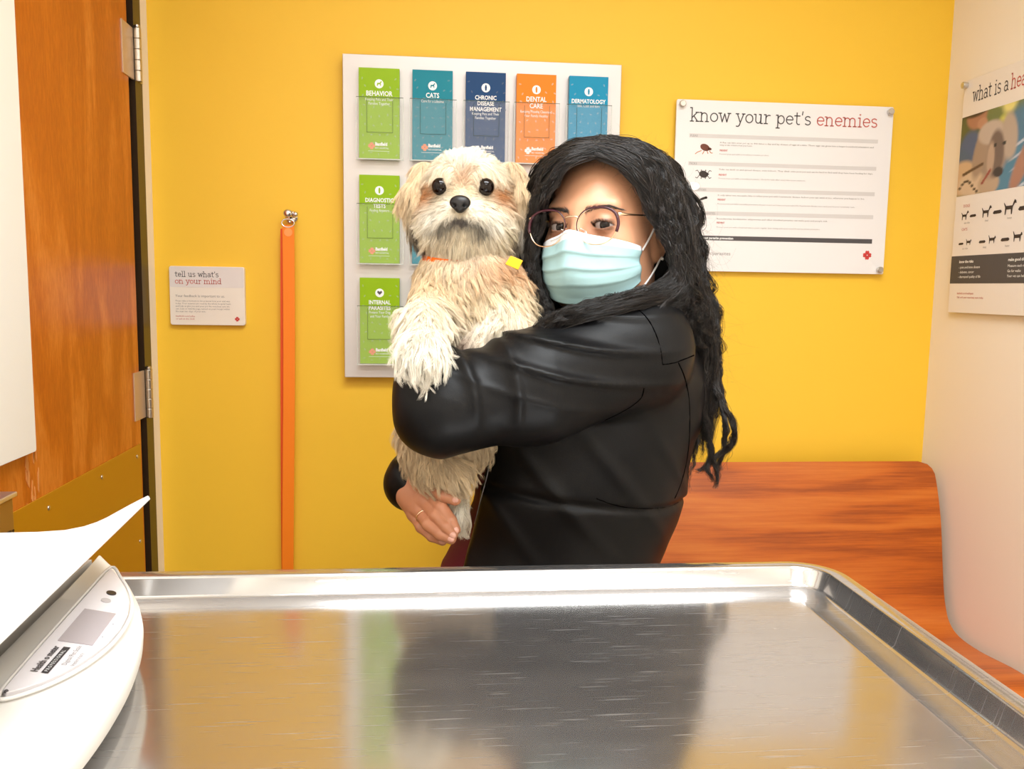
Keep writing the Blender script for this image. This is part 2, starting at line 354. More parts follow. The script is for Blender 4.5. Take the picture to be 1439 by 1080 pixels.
# ceiling troffers
LAMP = bpy.data.materials.new('troffer diffuser glow'); LAMP.use_nodes = True
_n = LAMP.node_tree; _n.nodes.clear(); _e = _n.nodes.new('ShaderNodeEmission'); _o = _n.nodes.new('ShaderNodeOutputMaterial'); _n.links.new(_e.outputs[0], _o.inputs[0])
_e.inputs[0].default_value = (.94, .98, 1, 1); _e.inputs[1].default_value = 3.0
WMET = mat('white enamel', srgb(235, 235, 232), .4)
PW, SPR = 25, 150
def troffer(cx, cy, w, l, label):
    t = empty('ceiling_light', (cx, cy, ZT), label=label, cat='ceiling light', group='recessed ceiling lights')
    b = MB()
    for lo, hi in (((cx-w/2-.03, cy-l/2-.03), (cx+w/2+.03, cy-l/2)), ((cx-w/2-.03, cy+l/2), (cx+w/2+.03, cy+l/2+.03)), ((cx-w/2-.03, cy-l/2), (cx-w/2, cy+l/2)), ((cx+w/2, cy-l/2), (cx+w/2+.03, cy+l/2))):
        b.box((*lo, ZT-.015), (*hi, ZT))
    b.build('frame', WMET, t, bevel=.002)
    MB().box((cx-w/2, cy-l/2, ZT-.008), (cx+w/2, cy+l/2, ZT-.002)).build('diffuser', LAMP, t)
    ld = bpy.data.lights.new('tube_light', 'AREA'); ld.shape = 'RECTANGLE'; ld.size = w-.04; ld.size_y = l-.04; ld.energy = PW; ld.color = (.94, .98, 1.0); ld.spread = radians(SPR)
    lo = bpy.data.objects.new('tube_light', ld); link(lo, t); lo.location = (cx, cy, ZT-.012)
troffer(.3, .45, 1.15, .56, 'recessed ceiling light over the steel table')
troffer(.3, -.75, 1.15, .56, 'recessed ceiling light behind the viewer')
SC.world = bpy.data.worlds.new('world'); SC.world.use_nodes = True
SC.world.node_tree.nodes['Background'].inputs[0].default_value = (.5, .48, .45, 1); SC.world.node_tree.nodes['Background'].inputs[1].default_value = .2
# ================================================================== BACK WALL THINGS
INK = mat('dark grey print', srgb(78, 74, 76), .6); INKR = mat('rust red print', srgb(196, 92, 84), .6); INKG = mat('pale grey print', srgb(214, 209, 208), .6)
INKM = mat('mid grey print', srgb(150, 144, 142), .6); RED = mat('logo red', srgb(205, 60, 55), .6); WPR = mat('white print', srgb(250, 250, 250), .5)
BROWNP = mat('insect brown print', srgb(110, 58, 40), .6); DARKP = mat('insect dark print', srgb(52, 40, 36), .6); ORP = mat('insect leg tan print', srgb(196, 128, 92), .6)
def cross_logo(b, u, v, s, to3, w):
    """cross made of four petals with a small paw cut out in the middle"""
    for a in range(4):
        c, sn = cos(a*pi/2), sin(a*pi/2)
        q = [(-.2, .12), (-.46, .46), (-.46, .8), (-.24, 1.02), (0, .9), (.24, 1.02), (.46, .8), (.46, .46), (.2, .12)]
        b.flat([(u+s*(x*c-y*sn), v+s*(x*sn+y*c)) for x, y in q], to3, w)
# --- literature display
ALU = mat('satin silver panel', srgb(214, 208, 206), .38, .35); add_noise_bump(ALU, 60, .05, .0004, (1, 1, 30))
dsp = empty('literature_display', (.114, WY, 1.09), label='silver wall panel with clear pockets of leaflets behind the dog', cat='display rack')
MB().box((-.193, WY-.028, 1.093), (.42, WY-.012, 1.795)).build('back_panel', ALU, dsp, bevel=.0015)
for x in (-.13, .35):
    for z in (1.2, 1.7): MB().lathe([(.012, 0), (.012, .014)], (x, WY, z), (0, -1, 0)).build('standoff', STEEL, dsp)
ACR = mat('clear acrylic', (1, 1, 1), .06); ACR.node_tree.nodes['Principled BSDF'].inputs['Alpha'].default_value = .05
ACR.node_tree.nodes['Principled BSDF'].inputs['Specular IOR Level'].default_value = .8
ACE = mat('acrylic edge', srgb(232, 236, 230), .2); ACE.node_tree.nodes['Principled BSDF'].inputs['Alpha'].default_value = .55
ACD = mat('acrylic dark edge', srgb(60, 90, 50), .3); ACD.node_tree.nodes['Principled BSDF'].inputs['Alpha'].default_value = .6
COLX = [-.112, .0025, .118, .229, .345]; ROWZ = [1.763, 1.538, 1.316]
YP = WY-.028
def pocket(cx, zt, z0):
    w = .0505; zf = zt-.062
    b = MB(); b.box((cx-w, YP-.024, z0), (cx+w, YP-.0225, zf)); b.box((cx-w, YP-.0225, z0), (cx-w+.0015, YP, zf)); b.box((cx+w-.0015, YP-.0225, z0), (cx+w, YP, zf)); b.box((cx-w, YP-.0225, z0), (cx+w, YP, z0+.0015))
    o = b.build('pocket', ACR, dsp)
    e = MB(); y = YP-.0245
    e.box((cx-w, y, z0-.001), (cx+w, y+.003, z0+.0015)); e.box((cx-w-.0006, y, z0), (cx-w+.0009, y+.002, zf)); e.box((cx+w-.0009, y, z0), (cx+w+.0006, y+.002, zf))
    e.build('pocket_edge', ACE, o)
    e = MB(); e.box((cx-w, y, zf-.0006), (cx+w, y+.001, zf+.0006))
    a, bb, c, d = cx-.028, cx+.028, z0+.056, zf-.006
    e.box((a, y, c), (bb, y+.0008, c+.0009)); e.box((a, y, c), (a+.0008, y+.0008, d)); e.box((bb-.0008, y, c), (bb, y+.0008, d))
    e.build('card_slot', ACD, o)
for r_ in range(3):
    for c_ in range(5): pocket(COLX[c_], ROWZ[r_], ROWZ[r_]-.192)
GREEN, TEAL, NAVY, ORG, BLU = srgb(146, 186, 0), srgb(0, 132, 152), srgb(0, 60, 112), srgb(238, 132, 0), srgb(0, 142, 184)
LEAF = [(0, 0, GREEN, ['BEHAVIOR'], ['Keeping Pets and Their', 'Families Together'], 'yellow-green leaflet titled BEHAVIOR in the top left pocket', 'dog'),
        (1, 0, TEAL, ['CATS'], ['Care for a Lifetime'], 'teal leaflet titled CATS in the top row above the dog', 'cat'),
        (2, 0, NAVY, ['CHRONIC', 'DISEASE', 'MANAGEMENT'], ['Keeping Pets and Their', 'Families Together'], 'navy blue leaflet titled CHRONIC DISEASE MANAGEMENT in the top middle pocket', 'pill'),
        (3, 0, ORG, ['DENTAL', 'CARE'], ['Keeping Mouths Clean and', 'Your Family Healthy'], 'orange leaflet titled DENTAL CARE in the top row between dog and woman', 'brush'),
        (4, 0, BLU, ['DERMATOLOGY'], ['Skin, Coat and Ears'], 'bright blue leaflet titled DERMATOLOGY above the dark-haired head', 'tube'),
        (0, 1, GREEN, ['DIAGNOSTIC', 'TESTS'], ['Finding Answers'], 'lime green leaflet titled DIAGNOSTIC TESTS in the middle left pocket', 'tube'),
        (1, 1, TEAL, [], [], 'teal leaflet in the middle row, mostly hidden behind the dog ear', 'cat'),
        (3, 1, ORG, [], [], 'orange leaflet in the middle row, a sliver between dog ear and black hair', 'brush'),
        (0, 2, GREEN, ['INTERNAL', 'PARASITES'], ['Protect Your Dog', 'and Your Family'], 'lime green leaflet titled INTERNAL PARASITES in the bottom left pocket', 'heart'),
        (1, 2, TEAL, [], [], 'teal leaflet in the bottom row, a corner beside the dog shoulder', 'cat')]
for c_, r_, colr, title, sub, lab, icon in LEAF:
    cx, zt = COLX[c_]-.0015, ROWZ[r_]; g = empty('leaflet', (cx, YP-.01, zt-.19), label=lab, cat='leaflet', group='leaflets in the wall display')
    y0 = YP-.019
    lean = .004
    to3 = lambda u, v, w: (cx+u, y0-w-(v/.19)*0, zt-.19+v)
    lm = mat('leaflet '+'%02x%02x%02x' % tuple(int(255*min(1, c)) for c in colr[:3]), colr, .4, Specular_IOR_Level=.25)
    MB().box((cx-.0435, y0, zt-.19), (cx+.0435, YP-.004, zt)).build('cover', lm, g, bevel=.0006)
    # faint motif scattered over the cover
    lt = tuple(min(1, c*.72+.28*max(colr[:3])) for c in colr[:3]); b = MB(); rr = random.Random(c_*7+r_)
    for i in range(5):
        for j in range(9):
            u = -.036+i*.018+(j % 2)*.005+rr.uniform(-.002, .002); v = .01+j*.02+rr.uniform(-.003, .003)
            if abs(v-.155) < .022 and abs(u) < .02: continue
            a = rr.uniform(0, 3.14); q = [(cos(t)*.0032, sin(t)*.0016) for t in (0, .9, 1.9, 3.14, 4.2, 5.2)]
            b.flat([(u+x*cos(a)-y*sin(a), v+x*sin(a)+y*cos(a)) for x, y in q], to3, .0002)
    b.build('motif', mat(lm.name+' motif', lt, .4), g)
    b = MB(); b.flat([(.0095*cos(2*pi*k/24), .157+.0095*sin(2*pi*k/24)) for k in range(24)], to3, .0004)
    L = MB(); v = .136
    sz = .0125 if max([len(t) for t in title]+[1]) > 8 else .0145
    for t in title: txt(L, t, sz, 0, v-.004, to3, .0005, 'CENTER', .82, .0003); v -= sz*.98
    v += .002
    for t in sub: txt(L, t, .0082, 0, v-.002, to3, .0005, 'CENTER', .78); v -= .0088
    L.build('title_lettering', WPR, g); L = MB()
    txt(L, 'Banfield', .0098, -.009, .0275, to3, .0005, 'LEFT', .85, .0004); txt(L, 'PET HOSPITAL', .0048, -.009, .0205, to3, .0005, 'LEFT', .95)
    L.flat([(-.024+x*.046, .0155+y) for x, y in ((0, 0), (1, 0), (1, .0006), (0, .0006))], to3, .0005)
    L.build('brand_lettering', WPR, g); b.build('icon_disc', WPR, g)
    I = MB()
    if icon == 'dog' or icon == 'cat': I.flat([(-.005, .153), (-.003, .1525), (-.002, .156), (.002, .156), (.0025, .1525), (.004, .153), (.0035, .159), (.006, .161), (.004, .163), (.001, .159), (-.004, .159)], to3, .0006)
    elif icon == 'heart': I.flat([(0, .1525), (.0055, .158), (.004, .162), (0, .1595), (-.004, .162), (-.0055, .158)], to3, .0006)
    else: I.flat([(-.0015, .151), (.0015, .151), (.0022, .158), (.0012, .163), (-.0012, .163), (-.0022, .158)], to3, .0006)
    I.build('icon', lm if icon != 'heart' else INK, g)
    b = MB(); cross_logo(b, -.0165, .0265, .0075, to3, .0005); b.build('logo', WPR if colr != GREEN and colr != TEAL else mat('logo salmon', srgb(238, 150, 110), .6), g)
# --- poster on the back wall
PB = mat('poster board', srgb(238, 234, 234), .35)
ps = empty('parasite_poster', (.81, WY, 1.344), label='white poster headed know your pet\'s enemies on the yellow wall', cat='poster')
PX0, PX1, PZ0, PZ1, PY = .552, 1.068, 1.344, 1.729, WY-.015
MB().prism(rrect(PX0, PZ0, PX1, PZ1, .004, 3), lambda u, v, w: (u, PY+w, v), .006).build('board', PB, ps, bevel=.0008)
t3 = lambda u, v, w: (u, PY-w, v)
def pins(parent, pts, ax=(0, -1, 0)):
    for p in pts:
        MB().lathe([(.0065, -.015), (.0065, .004), (.0075, .0045), (.0075, .009), (.006, .0105)], p, ax, 20).build('corner_standoff', mat('brushed steel cap', (.6, .58, .55), .35, .9), parent, smooth=False)
pins(ps, [(PX0+.012, PY, PZ1-.011), (PX1-.01, PY, PZ1-.012), (PX1-.012, PY, PZ0+.01), (PX0+.012, PY, PZ0+.011)])
L = MB(); k = .0196; sx = (1.031-.584)/sum(GL[c][0] for c in "know your pet's enemies")/k
u = slab(L, "know your pet's ", k, .584, 1.6815, t3, .0004, .13, sx); L.mi = 1; slab(L, 'enemies', k, u, 1.6815, t3, .0004, .13, sx)
L.build('headline', [INK, INKR], ps)
b = MB(); ROW = [(1.6455, 1.654, 'FLEAS'), (1.5835, 1.592, 'TICKS'), (1.525, 1.534, 'MOSQUITOES'), (1.472, 1.481, 'INTERNAL PARASITES')]
for z0, z1, t in ROW: MB().box((.584, PY-.0003, z0), (1.034, PY, z1)).build('heading_band', INKG, ps)
b = MB().box((.584, PY-.0003, 1.415), (1.035, PY, 1.4255)); b.build('footer_band', INK, ps)
L = MB()
for z0, z1, t in ROW: txt(L, t, .0068, .586, z0+.0018, t3, .0005)
txt(L, 'banfield.com/parasites', .0115, .584, 1.3815, t3, .0005, 'LEFT', 1.06)
L.mi = 1
for z, l1, l2 in ((1.6345, 'A flea can bite your pet up to 400 times a day and lay dozens of eggs at a time. These eggs can grow into a larger household infestation and', 'bring on skin irritation from your house.'), (1.5745, 'Ticks can latch on and spread disease, even indoors. They climb onto your pet and can be hard to find until they have been feeding for days.', None),
                  (1.5165, 'It only takes one mosquito bite to infect your pet with heartworm disease. Indoor pets can catch it too, wherever you happen to live.', None), (1.463, 'Roundworms, hookworms, whipworms and other intestinal parasites can make pets and people sick.', None)):
    txt(L, l1, .0048, .656, z, t3, .0005, 'LEFT', 1.36, .00004, 1)
    if l2: txt(L, l2, .0048, .656, z-.0055, t3, .0005, 'LEFT', .98, .00004, 1)
for z, l in ((1.609, 'Protect your pet with a monthly preventive product.'), (1.5545, 'Protect your pet with a monthly preventive. Check for ticks after every time spent outdoors.'), (1.497, 'Protect your pet with a monthly preventive all year round, and have your pet tested for heartworm disease once each year by your veterinary team.'), (1.444, 'Protect your pet with a fecal test twice a year, regular deworming and a year round broad spectrum preventive.')):
    txt(L, l, .0044, .656, z, t3, .0005, 'LEFT', 1.25, 0, 1)
L.mi = 2
for z in (1.6165, 1.562, 1.506, 1.4535): txt(L, 'PREVENT', .0058, .656, z, t3, .0005, 'LEFT', .8, .0001)
L.mi = 3; txt(L, 'ask us about parasite prevention', .0078, .60, 1.4178, t3, .0006, 'LEFT', .95, .0002)
L.build('small_print', [INKM, INKM, INKR, WPR], ps)
b = MB(); cross_logo(b, 1.025, 1.388, .0105, t3, .0004); b.build('logo', RED, ps)
def blob(b, u, v, rx, ry, a=0, n=20, w=.0004, jag=0, seed=0):
    rr = random.Random(seed); b.flat([(u+(rx*cos(t)*(j:=1+jag*rr.uniform(-1, 1)))*cos(a)-ry*sin(t)*j*sin(a), v+rx*cos(t)*j*sin(a)+ry*sin(t)*j*cos(a)) for t in [2*pi*i/n for i in range(n)]], t3, w)
b = MB(); blob(b, .6215, 1.624, .0115, .0075, -.35); blob(b, .633, 1.621, .0042, .003, -.3); b.mi = 1
for (x0, z0, x1, z1) in ((.614, 1.617, .604, 1.613), (.604, 1.613, .599, 1.609), (.62, 1.616, .616, 1.609), (.627, 1.616, .629, 1.61), (.632, 1.617, .636, 1.612), (.636, 1.612, .64, 1.612)):
    d = Vector((x1-x0, z1-z0)).normalized()*.0009; b.flat([(x0-d.y, z0+d.x), (x1-d.y, z1+d.x), (x1+d.y, z1-d.x), (x0+d.y, z0-d.x)], t3, .0003)
b.build('flea_picture', [BROWNP, ORP], ps)
b = MB(); blob(b, .6205, 1.564, .0105, .0078, -.2); blob(b, .6305, 1.5645, .003, .002, 0); b.mi = 1
for s in (-1, 1):
    for i in range(4):
        x0 = .612+i*.0055; x1 = x0+(i-1.5)*.004; z1 = 1.564+s*(.0105-.001*abs(i-1.5)); x2 = x1+(i-1.5)*.003; z2 = z1-s*.002
        for (a_, c_, e_, f_) in ((x0, 1.564, x1, z1), (x1, z1, x2, z2)):
            d = Vector((e_-a_, f_-c_)).normalized()*.0007; b.flat([(a_-d.y, c_+d.x), (e_-d.y, f_+d.x), (e_+d.y, f_-d.x), (a_+d.y, c_-d.x)], t3, .0003)
b.build('tick_picture', [DARKP, DARKP], ps)
b = MB(); blob(b, .622, 1.5095, .0085, .0028, .35); blob(b, .6285, 1.5115, .0035, .003); b.build('mosquito_picture', DARKP, ps)
b = MB(); [b.flat([(.612+i*.004+dx, 1.452+dz) for dx, dz in ((0, 0), (.0012, 0), (.003, .008), (.0018, .008))], t3, .0003) for i in range(4)]; b.build('worm_picture', mat('worm khaki print', srgb(178, 172, 130), .6), ps)
b = MB(); blob(b, .598, 1.5365, .0145, .0095, 0, 28, .0009); b.build('spot', mat('bright white sticker', srgb(255, 255, 255), .5), ps)  # plain white oval set just proud of the poster's left part
# --- small feedback sign
fs = empty('feedback_sign', (-.492, WY, 1.206), label="small white sign reading tell us what's on your mind, left of the leash", cat='sign')
SY = WY-.013
MB().prism(rrect(-.573, 1.206, -.412, 1.335, .005, 4), lambda u, v, w: (u, SY+w, v), .013).build('plate', mat('sign board', srgb(238, 228, 214), .4), fs, bevel=.001)
s3 = lambda u, v, w: (u, SY-w, v)
MB().prism(rrect(-.572, 1.289, -.413, 1.334, .004, 4), s3, .0003).build('header_panel', mat('sign header tint', srgb(226, 218, 214), .4), fs)
L = MB(); k = .0078; s1 = "tell us what's"; sx = .094/sum(GL[c][0] for c in s1)/k; slab(L, s1, k, -.561, 1.312, s3, .0005, .17, sx)
L.mi = 1; s2 = 'on your mind'; sx = .1/sum(GL[c][0] for c in s2)/k; slab(L, s2, k, -.561, 1.297, s3, .0005, .17, sx)
L.mi = 2; txt(L, 'Your feedback is important to us.', .0078, -.561, 1.2675, s3, .0005, 'LEFT', 1.)
L.mi = 3
for i, t in enumerate(('Please take a moment to let us know how your visit was', 'today. Your answers are read by the whole hospital team', 'and help us give you and your pet the very best care we', 'can. Scan or visit the page named on your receipt within', 'the next two days of your visit.')): txt(L, t, .0052, -.561, 1.2575-.0058*i, s3, .0005, 'LEFT', .98, 0, 1)
L.mi = 1; txt(L, 'banfield.com/tellus', .005, -.561, 1.224, s3, .0005, 'LEFT', 1.1, 0, 1); txt(L, 'or ask at the desk', .005, -.561, 1.218, s3, .0005, 'LEFT', 1.1, 0, 1)
L.build('lettering', [INK, INKR, INKM, INKM], fs)
b = MB(); cross_logo(b, -.429, 1.22, .0052, s3, .0005); b.build('logo', RED, fs)
# --- hook and leash
hk = empty('wall_hook', (-.311, WY, 1.45), label='small chrome coat hook the orange leash hangs from', cat='hook')
CHR = mat('polished chrome', (.78, .76, .76), .16, 1.)
MB().lathe([(.014, 0), (.014, .003), (.011, .005)], (-.309, WY, 1.447), (0, -1, 0)).build('back_plate', CHR, hk, smooth=True)
MB().tube([(-.309, WY-.004, 1.45), (-.309, WY-.018, 1.45), (-.311, WY-.03, 1.452)], [.005, .005, .006], 14).sphere((-.312, WY-.034, 1.4525), (.0105, .008, .0095)).tube([(-.309, WY-.014, 1.449), (-.301, WY-.026, 1.447), (-.2975, WY-.03, 1.45)], [.004, .004, .005], 12).sphere((-.2965, WY-.031, 1.451), .0062).tube([(-.309, WY-.012, 1.445), (-.31, WY-.02, 1.436), (-.31, WY-.03, 1.434)], .0035, 10).build('prong', CHR, hk, smooth=True)
ls = empty('dog_leash', (-.315, WY-.02, .42), label='orange nylon dog leash hanging straight down the yellow wall', cat='leash')
NY = mat('orange nylon webbing', srgb(250, 132, 8), .55); add_noise_bump(NY, 900, .5, .0006); NYR = mat('red orange nylon webbing', srgb(232, 78, 10), .55)
def strap(name, m, x0, y0, z0, x1, y1, z1, w, th, wob):
    b = MB(); n = 40; vs = []; fs = []
    for i in range(n+1):
        t = i/n; x = x0+(x1-x0)*t+wob*sin(t*5); y = y0+(y1-y0)*t+.002*sin(t*7); z = z0+(z1-z0)*t
        vs += [(x-w, y, z), (x+w, y, z), (x+w, y+th, z), (x-w, y+th, z)]
    for i in range(n):
        for k in range(4): fs.append((4*i+k, 4*i+(k+1) % 4, 4*i+4+(k+1) % 4, 4*i+4+k))
    fs += [(3, 2, 1, 0), (4*n, 4*n+1, 4*n+2, 4*n+3)]
    return b.add(vs, fs).build(name, m, ls, bevel=.0006)
strap('strap', NY, -.3125, WY-.03, 1.428, -.327, WY-.024, .46, .0128, .0025, .0015)
strap('strap', NYR, -.3175, WY-.024, 1.42, -.3315, WY-.018, .40, .0128, .0025, -.001)
MB().tube([(-.313+.0135*cos(a), WY-.029, 1.432+.009*sin(a)) for a in [2*pi*i/20 for i in range(20)]], .0016, 8, True).build('ring', CHR, ls, smooth=True)
b = MB(); b.flat([(-.3125+.009*cos(2*pi*k/20), 1.412+.009*sin(2*pi*k/20)) for k in range(20)], lambda u, v, w: (u, WY-.0306, v), 0); b.build('stitched_patch', mat('pale orange stitching', srgb(250, 160, 84), .6), ls)
# ================================================================== RIGHT WALL POSTER
rp = empty('health_poster', (XR, 1.55, 1.258), label='large poster starting what is a hea on the beige right wall, with a puppy photo', cat='poster')
RX = XR-.014
MB().prism(rrect(-1.868, 1.258, -1.22, 1.775, .003, 3), lambda u, v, w: (RX+.001+w, -u, v), .008).build('board', mat('poster board warm', srgb(238, 230, 224), .35), rp, bevel=.0008)
pins(rp, [(RX, 1.858, 1.765), (RX, 1.232, 1.765), (RX, 1.232, 1.268)], (-1, 0, 0))
q3 = lambda u, v, w: (RX-w+.001, 1.868-u, v)      # u runs from the far edge towards the camera
L = MB(); k = .0205; t_ = 'what is a '; sx = .125/sum(GL[c][0] for c in t_)/k
u = slab(L, t_, k, .034, 1.7235, q3, .0005, .14, sx*1.02); L.mi = 1; slab(L, 'healthy pet', k, u-.002, 1.7235, q3, .0005, .14, sx*1.02)
L.build('headline', [INK, INKR], rp)
# printed photograph: soft colour patches interpolated over a fine grid
nu, nv = 150, 72; U0, U1, V0, V1 = .002, .64, 1.52, 1.695
gu, gv = np.meshgrid(np.linspace(0, 1, nu), np.linspace(0, 1, nv), indexing='ij'); A = gu*(U1-U0)/(V1-V0); Bv = gv   # A in heights
c = np.zeros((nu, nv, 3)); c[:] = (.16, .2, .07)
def paint(cx, cy, rx, ry, col, soft=.25, rot=0):
    global c
    x = (A-cx)*cos(rot)+(Bv-cy)*sin(rot); y = -(A-cx)*sin(rot)+(Bv-cy)*cos(rot)
    m = np.clip((1-np.sqrt((x/rx)**2+(y/ry)**2))/soft+.5, 0, 1)[..., None]; c = c*(1-m)+np.array(col)*m
rb = np.random.default_rng(5)
for i in range(60): paint(rb.uniform(.7, 3.6), rb.uniform(.45, 1.1), *(rb.uniform(.05, .14, 1).repeat(2)), [(.62, .6, .12), (.8, .72, .25), (.25, .36, .08), (.5, .42, .05)][i % 4], .7)
paint(.1, .75, .35, .5, (.10, .12, .05)); paint(.22, .5, .25, .3, (.07, .12, .25)); paint(.05, .35, .22, .25, (.06, .12, .22))
paint(.3, .97, .2, .16, (.42, .2, .13)); paint(.42, .86, .1, .07, (.5, .26, .17)); paint(.25, 1.06, .3, .1, (.05, .03, .02))
paint(1.15, .45, .35, .5, (.08, .2, .32)); paint(1.0, .2, .4, .3, (.07, .22, .34))
for k_ in range(5): paint(1.25+.03*k_, .55-.12*k_, .3, .018, (.5, .55, .65), .5, .35)
paint(1.2, .25, .11, .35, (.40, .19, .12), .4, -.5); paint(1.42, .42, .3, .1, (.42, .2, .13), .4, .7)
paint(.1, .22, .3, .22, (.62, .42, .26)); paint(.3, .14, .28, .16, (.66, .5, .36)); paint(.62, .1, .2, .14, (.5, .36, .25))
paint(.66, .5, .3, .34, (.34, .25, .19)); paint(.42, .5, .13, .32, (.38, .27, .2), .3, -.25); paint(.6, .72, .24, .14, (.55, .45, .38)); paint(.95, .62, .14, .28, (.48, .38, .3), .3, .15)
paint(.72, .45, .15, .28, (.16, .11, .09)); paint(.63, .4, .07, .2, (.5, .36, .27), .4); paint(.79, .22, .09, .06, (.03, .02, .02)); paint(.7, .55, .03, .025, (.01, .01, .01)); paint(.86, .55, .03, .025, (.01, .01, .01))
for a0 in range(8): paint(.12+.05*a0, .27+.012*a0, .035, .02, (.1, .05, .03), .5); paint(.5+.02*a0, .12+.02*a0, .02, .02, (.3, .06, .04), .5); paint(.05+.05*a0, .1+.08*sin(a0*.6), .03, .018, (.06, .04, .03), .5)
paint(2.4, .5, .35, .55, (.5, .3, .2)); paint(2.45, .2, .5, .35, (.6, .6, .62)); paint(2.4, .95, .3, .15, (.1, .06, .04))
V = np.stack([np.full(gu.size, RX+.0006), (1.868-(U0+gu*(U1-U0))).ravel(), (V0+gv*(V1-V0)).ravel()], 1)
ii = np.arange((nu-1)*(nv-1)); a_ = (ii//(nv-1))*nv+ii % (nv-1); Fq = np.stack([a_, a_+1, a_+nv+1, a_+nv], 1)
np_mesh('printed_photo', V, Fq, colmat('printed photograph', .35), rp, c.reshape(-1, 3))
MB().box((RX-.0003+.001, 1.225, 1.324), (RX+.0012, 1.868, 1.386)).build('footer_band', INK, rp)
b = MB()
def animal(u, v, s, kind):
    if kind == 'dog': q = [(0, 0), (.1, 0), (.15, .35), (.6, .35), (.65, 0), (.75, 0), (.8, .5), (1.0, .75), (1.15, .72), (1.1, .9), (.95, 1), (.85, .85), (.75, .6), (.1, .6), (-.12, .85), (-.15, .8), (0, .5)]
    elif kind == 'bar': q = [(0, .2), (.15, .1), (1.0, .12), (1.15, .25), (1.0, .4), (.15, .38)]
    else: q = [(0, 0), (.08, 0), (.12, .3), (.7, .3), (.74, 0), (.82, 0), (.88, .45), (1.05, .55), (1.0, .75), (.9, .78), (.8, .6), (.1, .58), (-.1, .9), (-.15, .85), (-.02, .5)]
    MB().flat([(u+x*s, v+y*s) for x, y in q], q3, .0005).build({'dog': 'dog_silhouette', 'cat': 'cat_silhouette', 'bar': 'top_view_silhouette'}[kind], DARKP, rp)
for i, s in enumerate((.02, .025, .03, .034)):
    u = .028+i*.072; animal(u, 1.466, s, 'dog'); animal(u+s*1.35, 1.468, s, 'bar'); animal(u-.006, 1.409, s*.8, 'bar'); animal(u+s*1.15, 1.409, s*.8, 'cat')
L = MB()
txt(L, 'DOGS', .0085, .03, 1.494, q3, .0005); txt(L, 'CATS', .0085, .03, 1.442, q3, .0005); txt(L, 'banfield.com/healthypet', .0062, .03, 1.300, q3, .0005); txt(L, 'Talk with your veterinary team today', .0062, .03, 1.291, q3, .0005)
L.mi = 1
for i, t in enumerate(('too thin', 'ideal', 'heavy', 'obese')): txt(L, t, .0062, .037+i*.072, 1.457, q3, .0005); txt(L, t, .0062, .037+i*.072, 1.4, q3, .0005)
L.mi = 2; txt(L, 'know the risks', .0085, .03, 1.37, q3, .0006, 'LEFT', 1, .0002); txt(L, 'make good choices', .0085, .195, 1.37, q3, .0006, 'LEFT', 1, .0002)
for i, (t, t2) in enumerate((('- joint and bone disease', 'Measure each meal'), ('- diabetes, cancer', 'Go for walks'), ('- decreased quality of life', 'Your vet can help'))): txt(L, t, .0078, .03, 1.3575-i*.0105, q3, .0006); txt(L, t2, .0078, .195, 1.3575-i*.0105, q3, .0006)
L.build('small_print', [INKR, INKM, WPR], rp)
# ================================================================== BENCH
BW = wood('cherry laminate', srgb(150, 68, 8), srgb(186, 92, 18), srgb(200, 110, 34), (.8, 5, 5), .3, figure=3.0)
bn = empty('bench', (.66, 1.75, 0), label='curved cherry wood laminate bench below the posters in the corner', cat='bench')
prof = [(1.885, .903), (1.862, .862), (1.834, .78), (1.816, .69), (1.803, .623), (1.79, .58), (1.77, .548), (1.732, .531), (1.66, .529), (1.56, .539), (1.5, .541), (1.472, .534), (1.462, .52)]
def smooth_path(q, n=4):
    q = [Vector(p) for p in q]; out = []
    for i in range(len(q)-1):
        p0, p1, p2, p3 = q[max(i-1, 0)], q[i], q[i+1], q[min(i+2, len(q)-1)]
        for k in range(n):
            t = k/n; out.append(.5*((2*p1)+(p2-p0)*t+(2*p0-5*p1+4*p2-p3)*t*t+(3*p1-p0-3*p2+p3)*t**3))
    return out+[q[-1]]
pp = smooth_path(prof); nn = []
for i in range(len(pp)): t = pp[min(i+1, len(pp)-1)]-pp[max(i-1, 0)]; nn.append(Vector((t.y, -t.x)).normalized())
nn = [(-n if n.x < 0 or n.y > 0 and abs(n.x) < .2 else n) for n in nn]
b = MB(); x0, x1, rc_ = .12, 1.192, .035; M = len(pp); vs = []; fs = []; NX = 24
Ltot = [0]
for i in range(1, M): Ltot.append(Ltot[-1]+(pp[i]-pp[i-1]).length)
def inset(l, L):
    d = min(l, L-l); return rc_-sqrt(max(0, rc_**2-(rc_-d)**2)) if d < rc_ else 0
for i in range(M):
    e = inset(Ltot[i], Ltot[-1])
    for k in range(NX+1):
        x = x0+e+(x1-x0-2*e)*k/NX; vs.append((x, pp[i].x, pp[i].y))
    for k in range(NX+1):
        x = x0+e+(x1-x0-2*e)*k/NX; vs.append((x, pp[i].x+nn[i].x*.02, pp[i].y+nn[i].y*.02))
W2 = 2*(NX+1)
for i in range(M-1):
    for k in range(NX): fs += [(i*W2+k, i*W2+k+1, (i+1)*W2+k+1, (i+1)*W2+k), (i*W2+NX+1+k, (i+1)*W2+NX+1+k, (i+1)*W2+NX+2+k, i*W2+NX+2+k)]
    fs += [(i*W2, (i+1)*W2, (i+1)*W2+NX+1, i*W2+NX+1), (i*W2+NX, i*W2+2*NX+1, (i+1)*W2+2*NX+1, (i+1)*W2+NX)]
for i, r_ in ((0, 1), (M-1, -1)):
    for k in range(NX): f = (i*W2+k, i*W2+NX+1+k, i*W2+NX+2+k, i*W2+k+1); fs.append(f if r_ == 1 else f[::-1])
b.add(vs, fs); o = b.build('seat_shell', BW, bn, smooth=True)
md = o.modifiers.new('es', 'EDGE_SPLIT'); md.split_angle = radians(45)
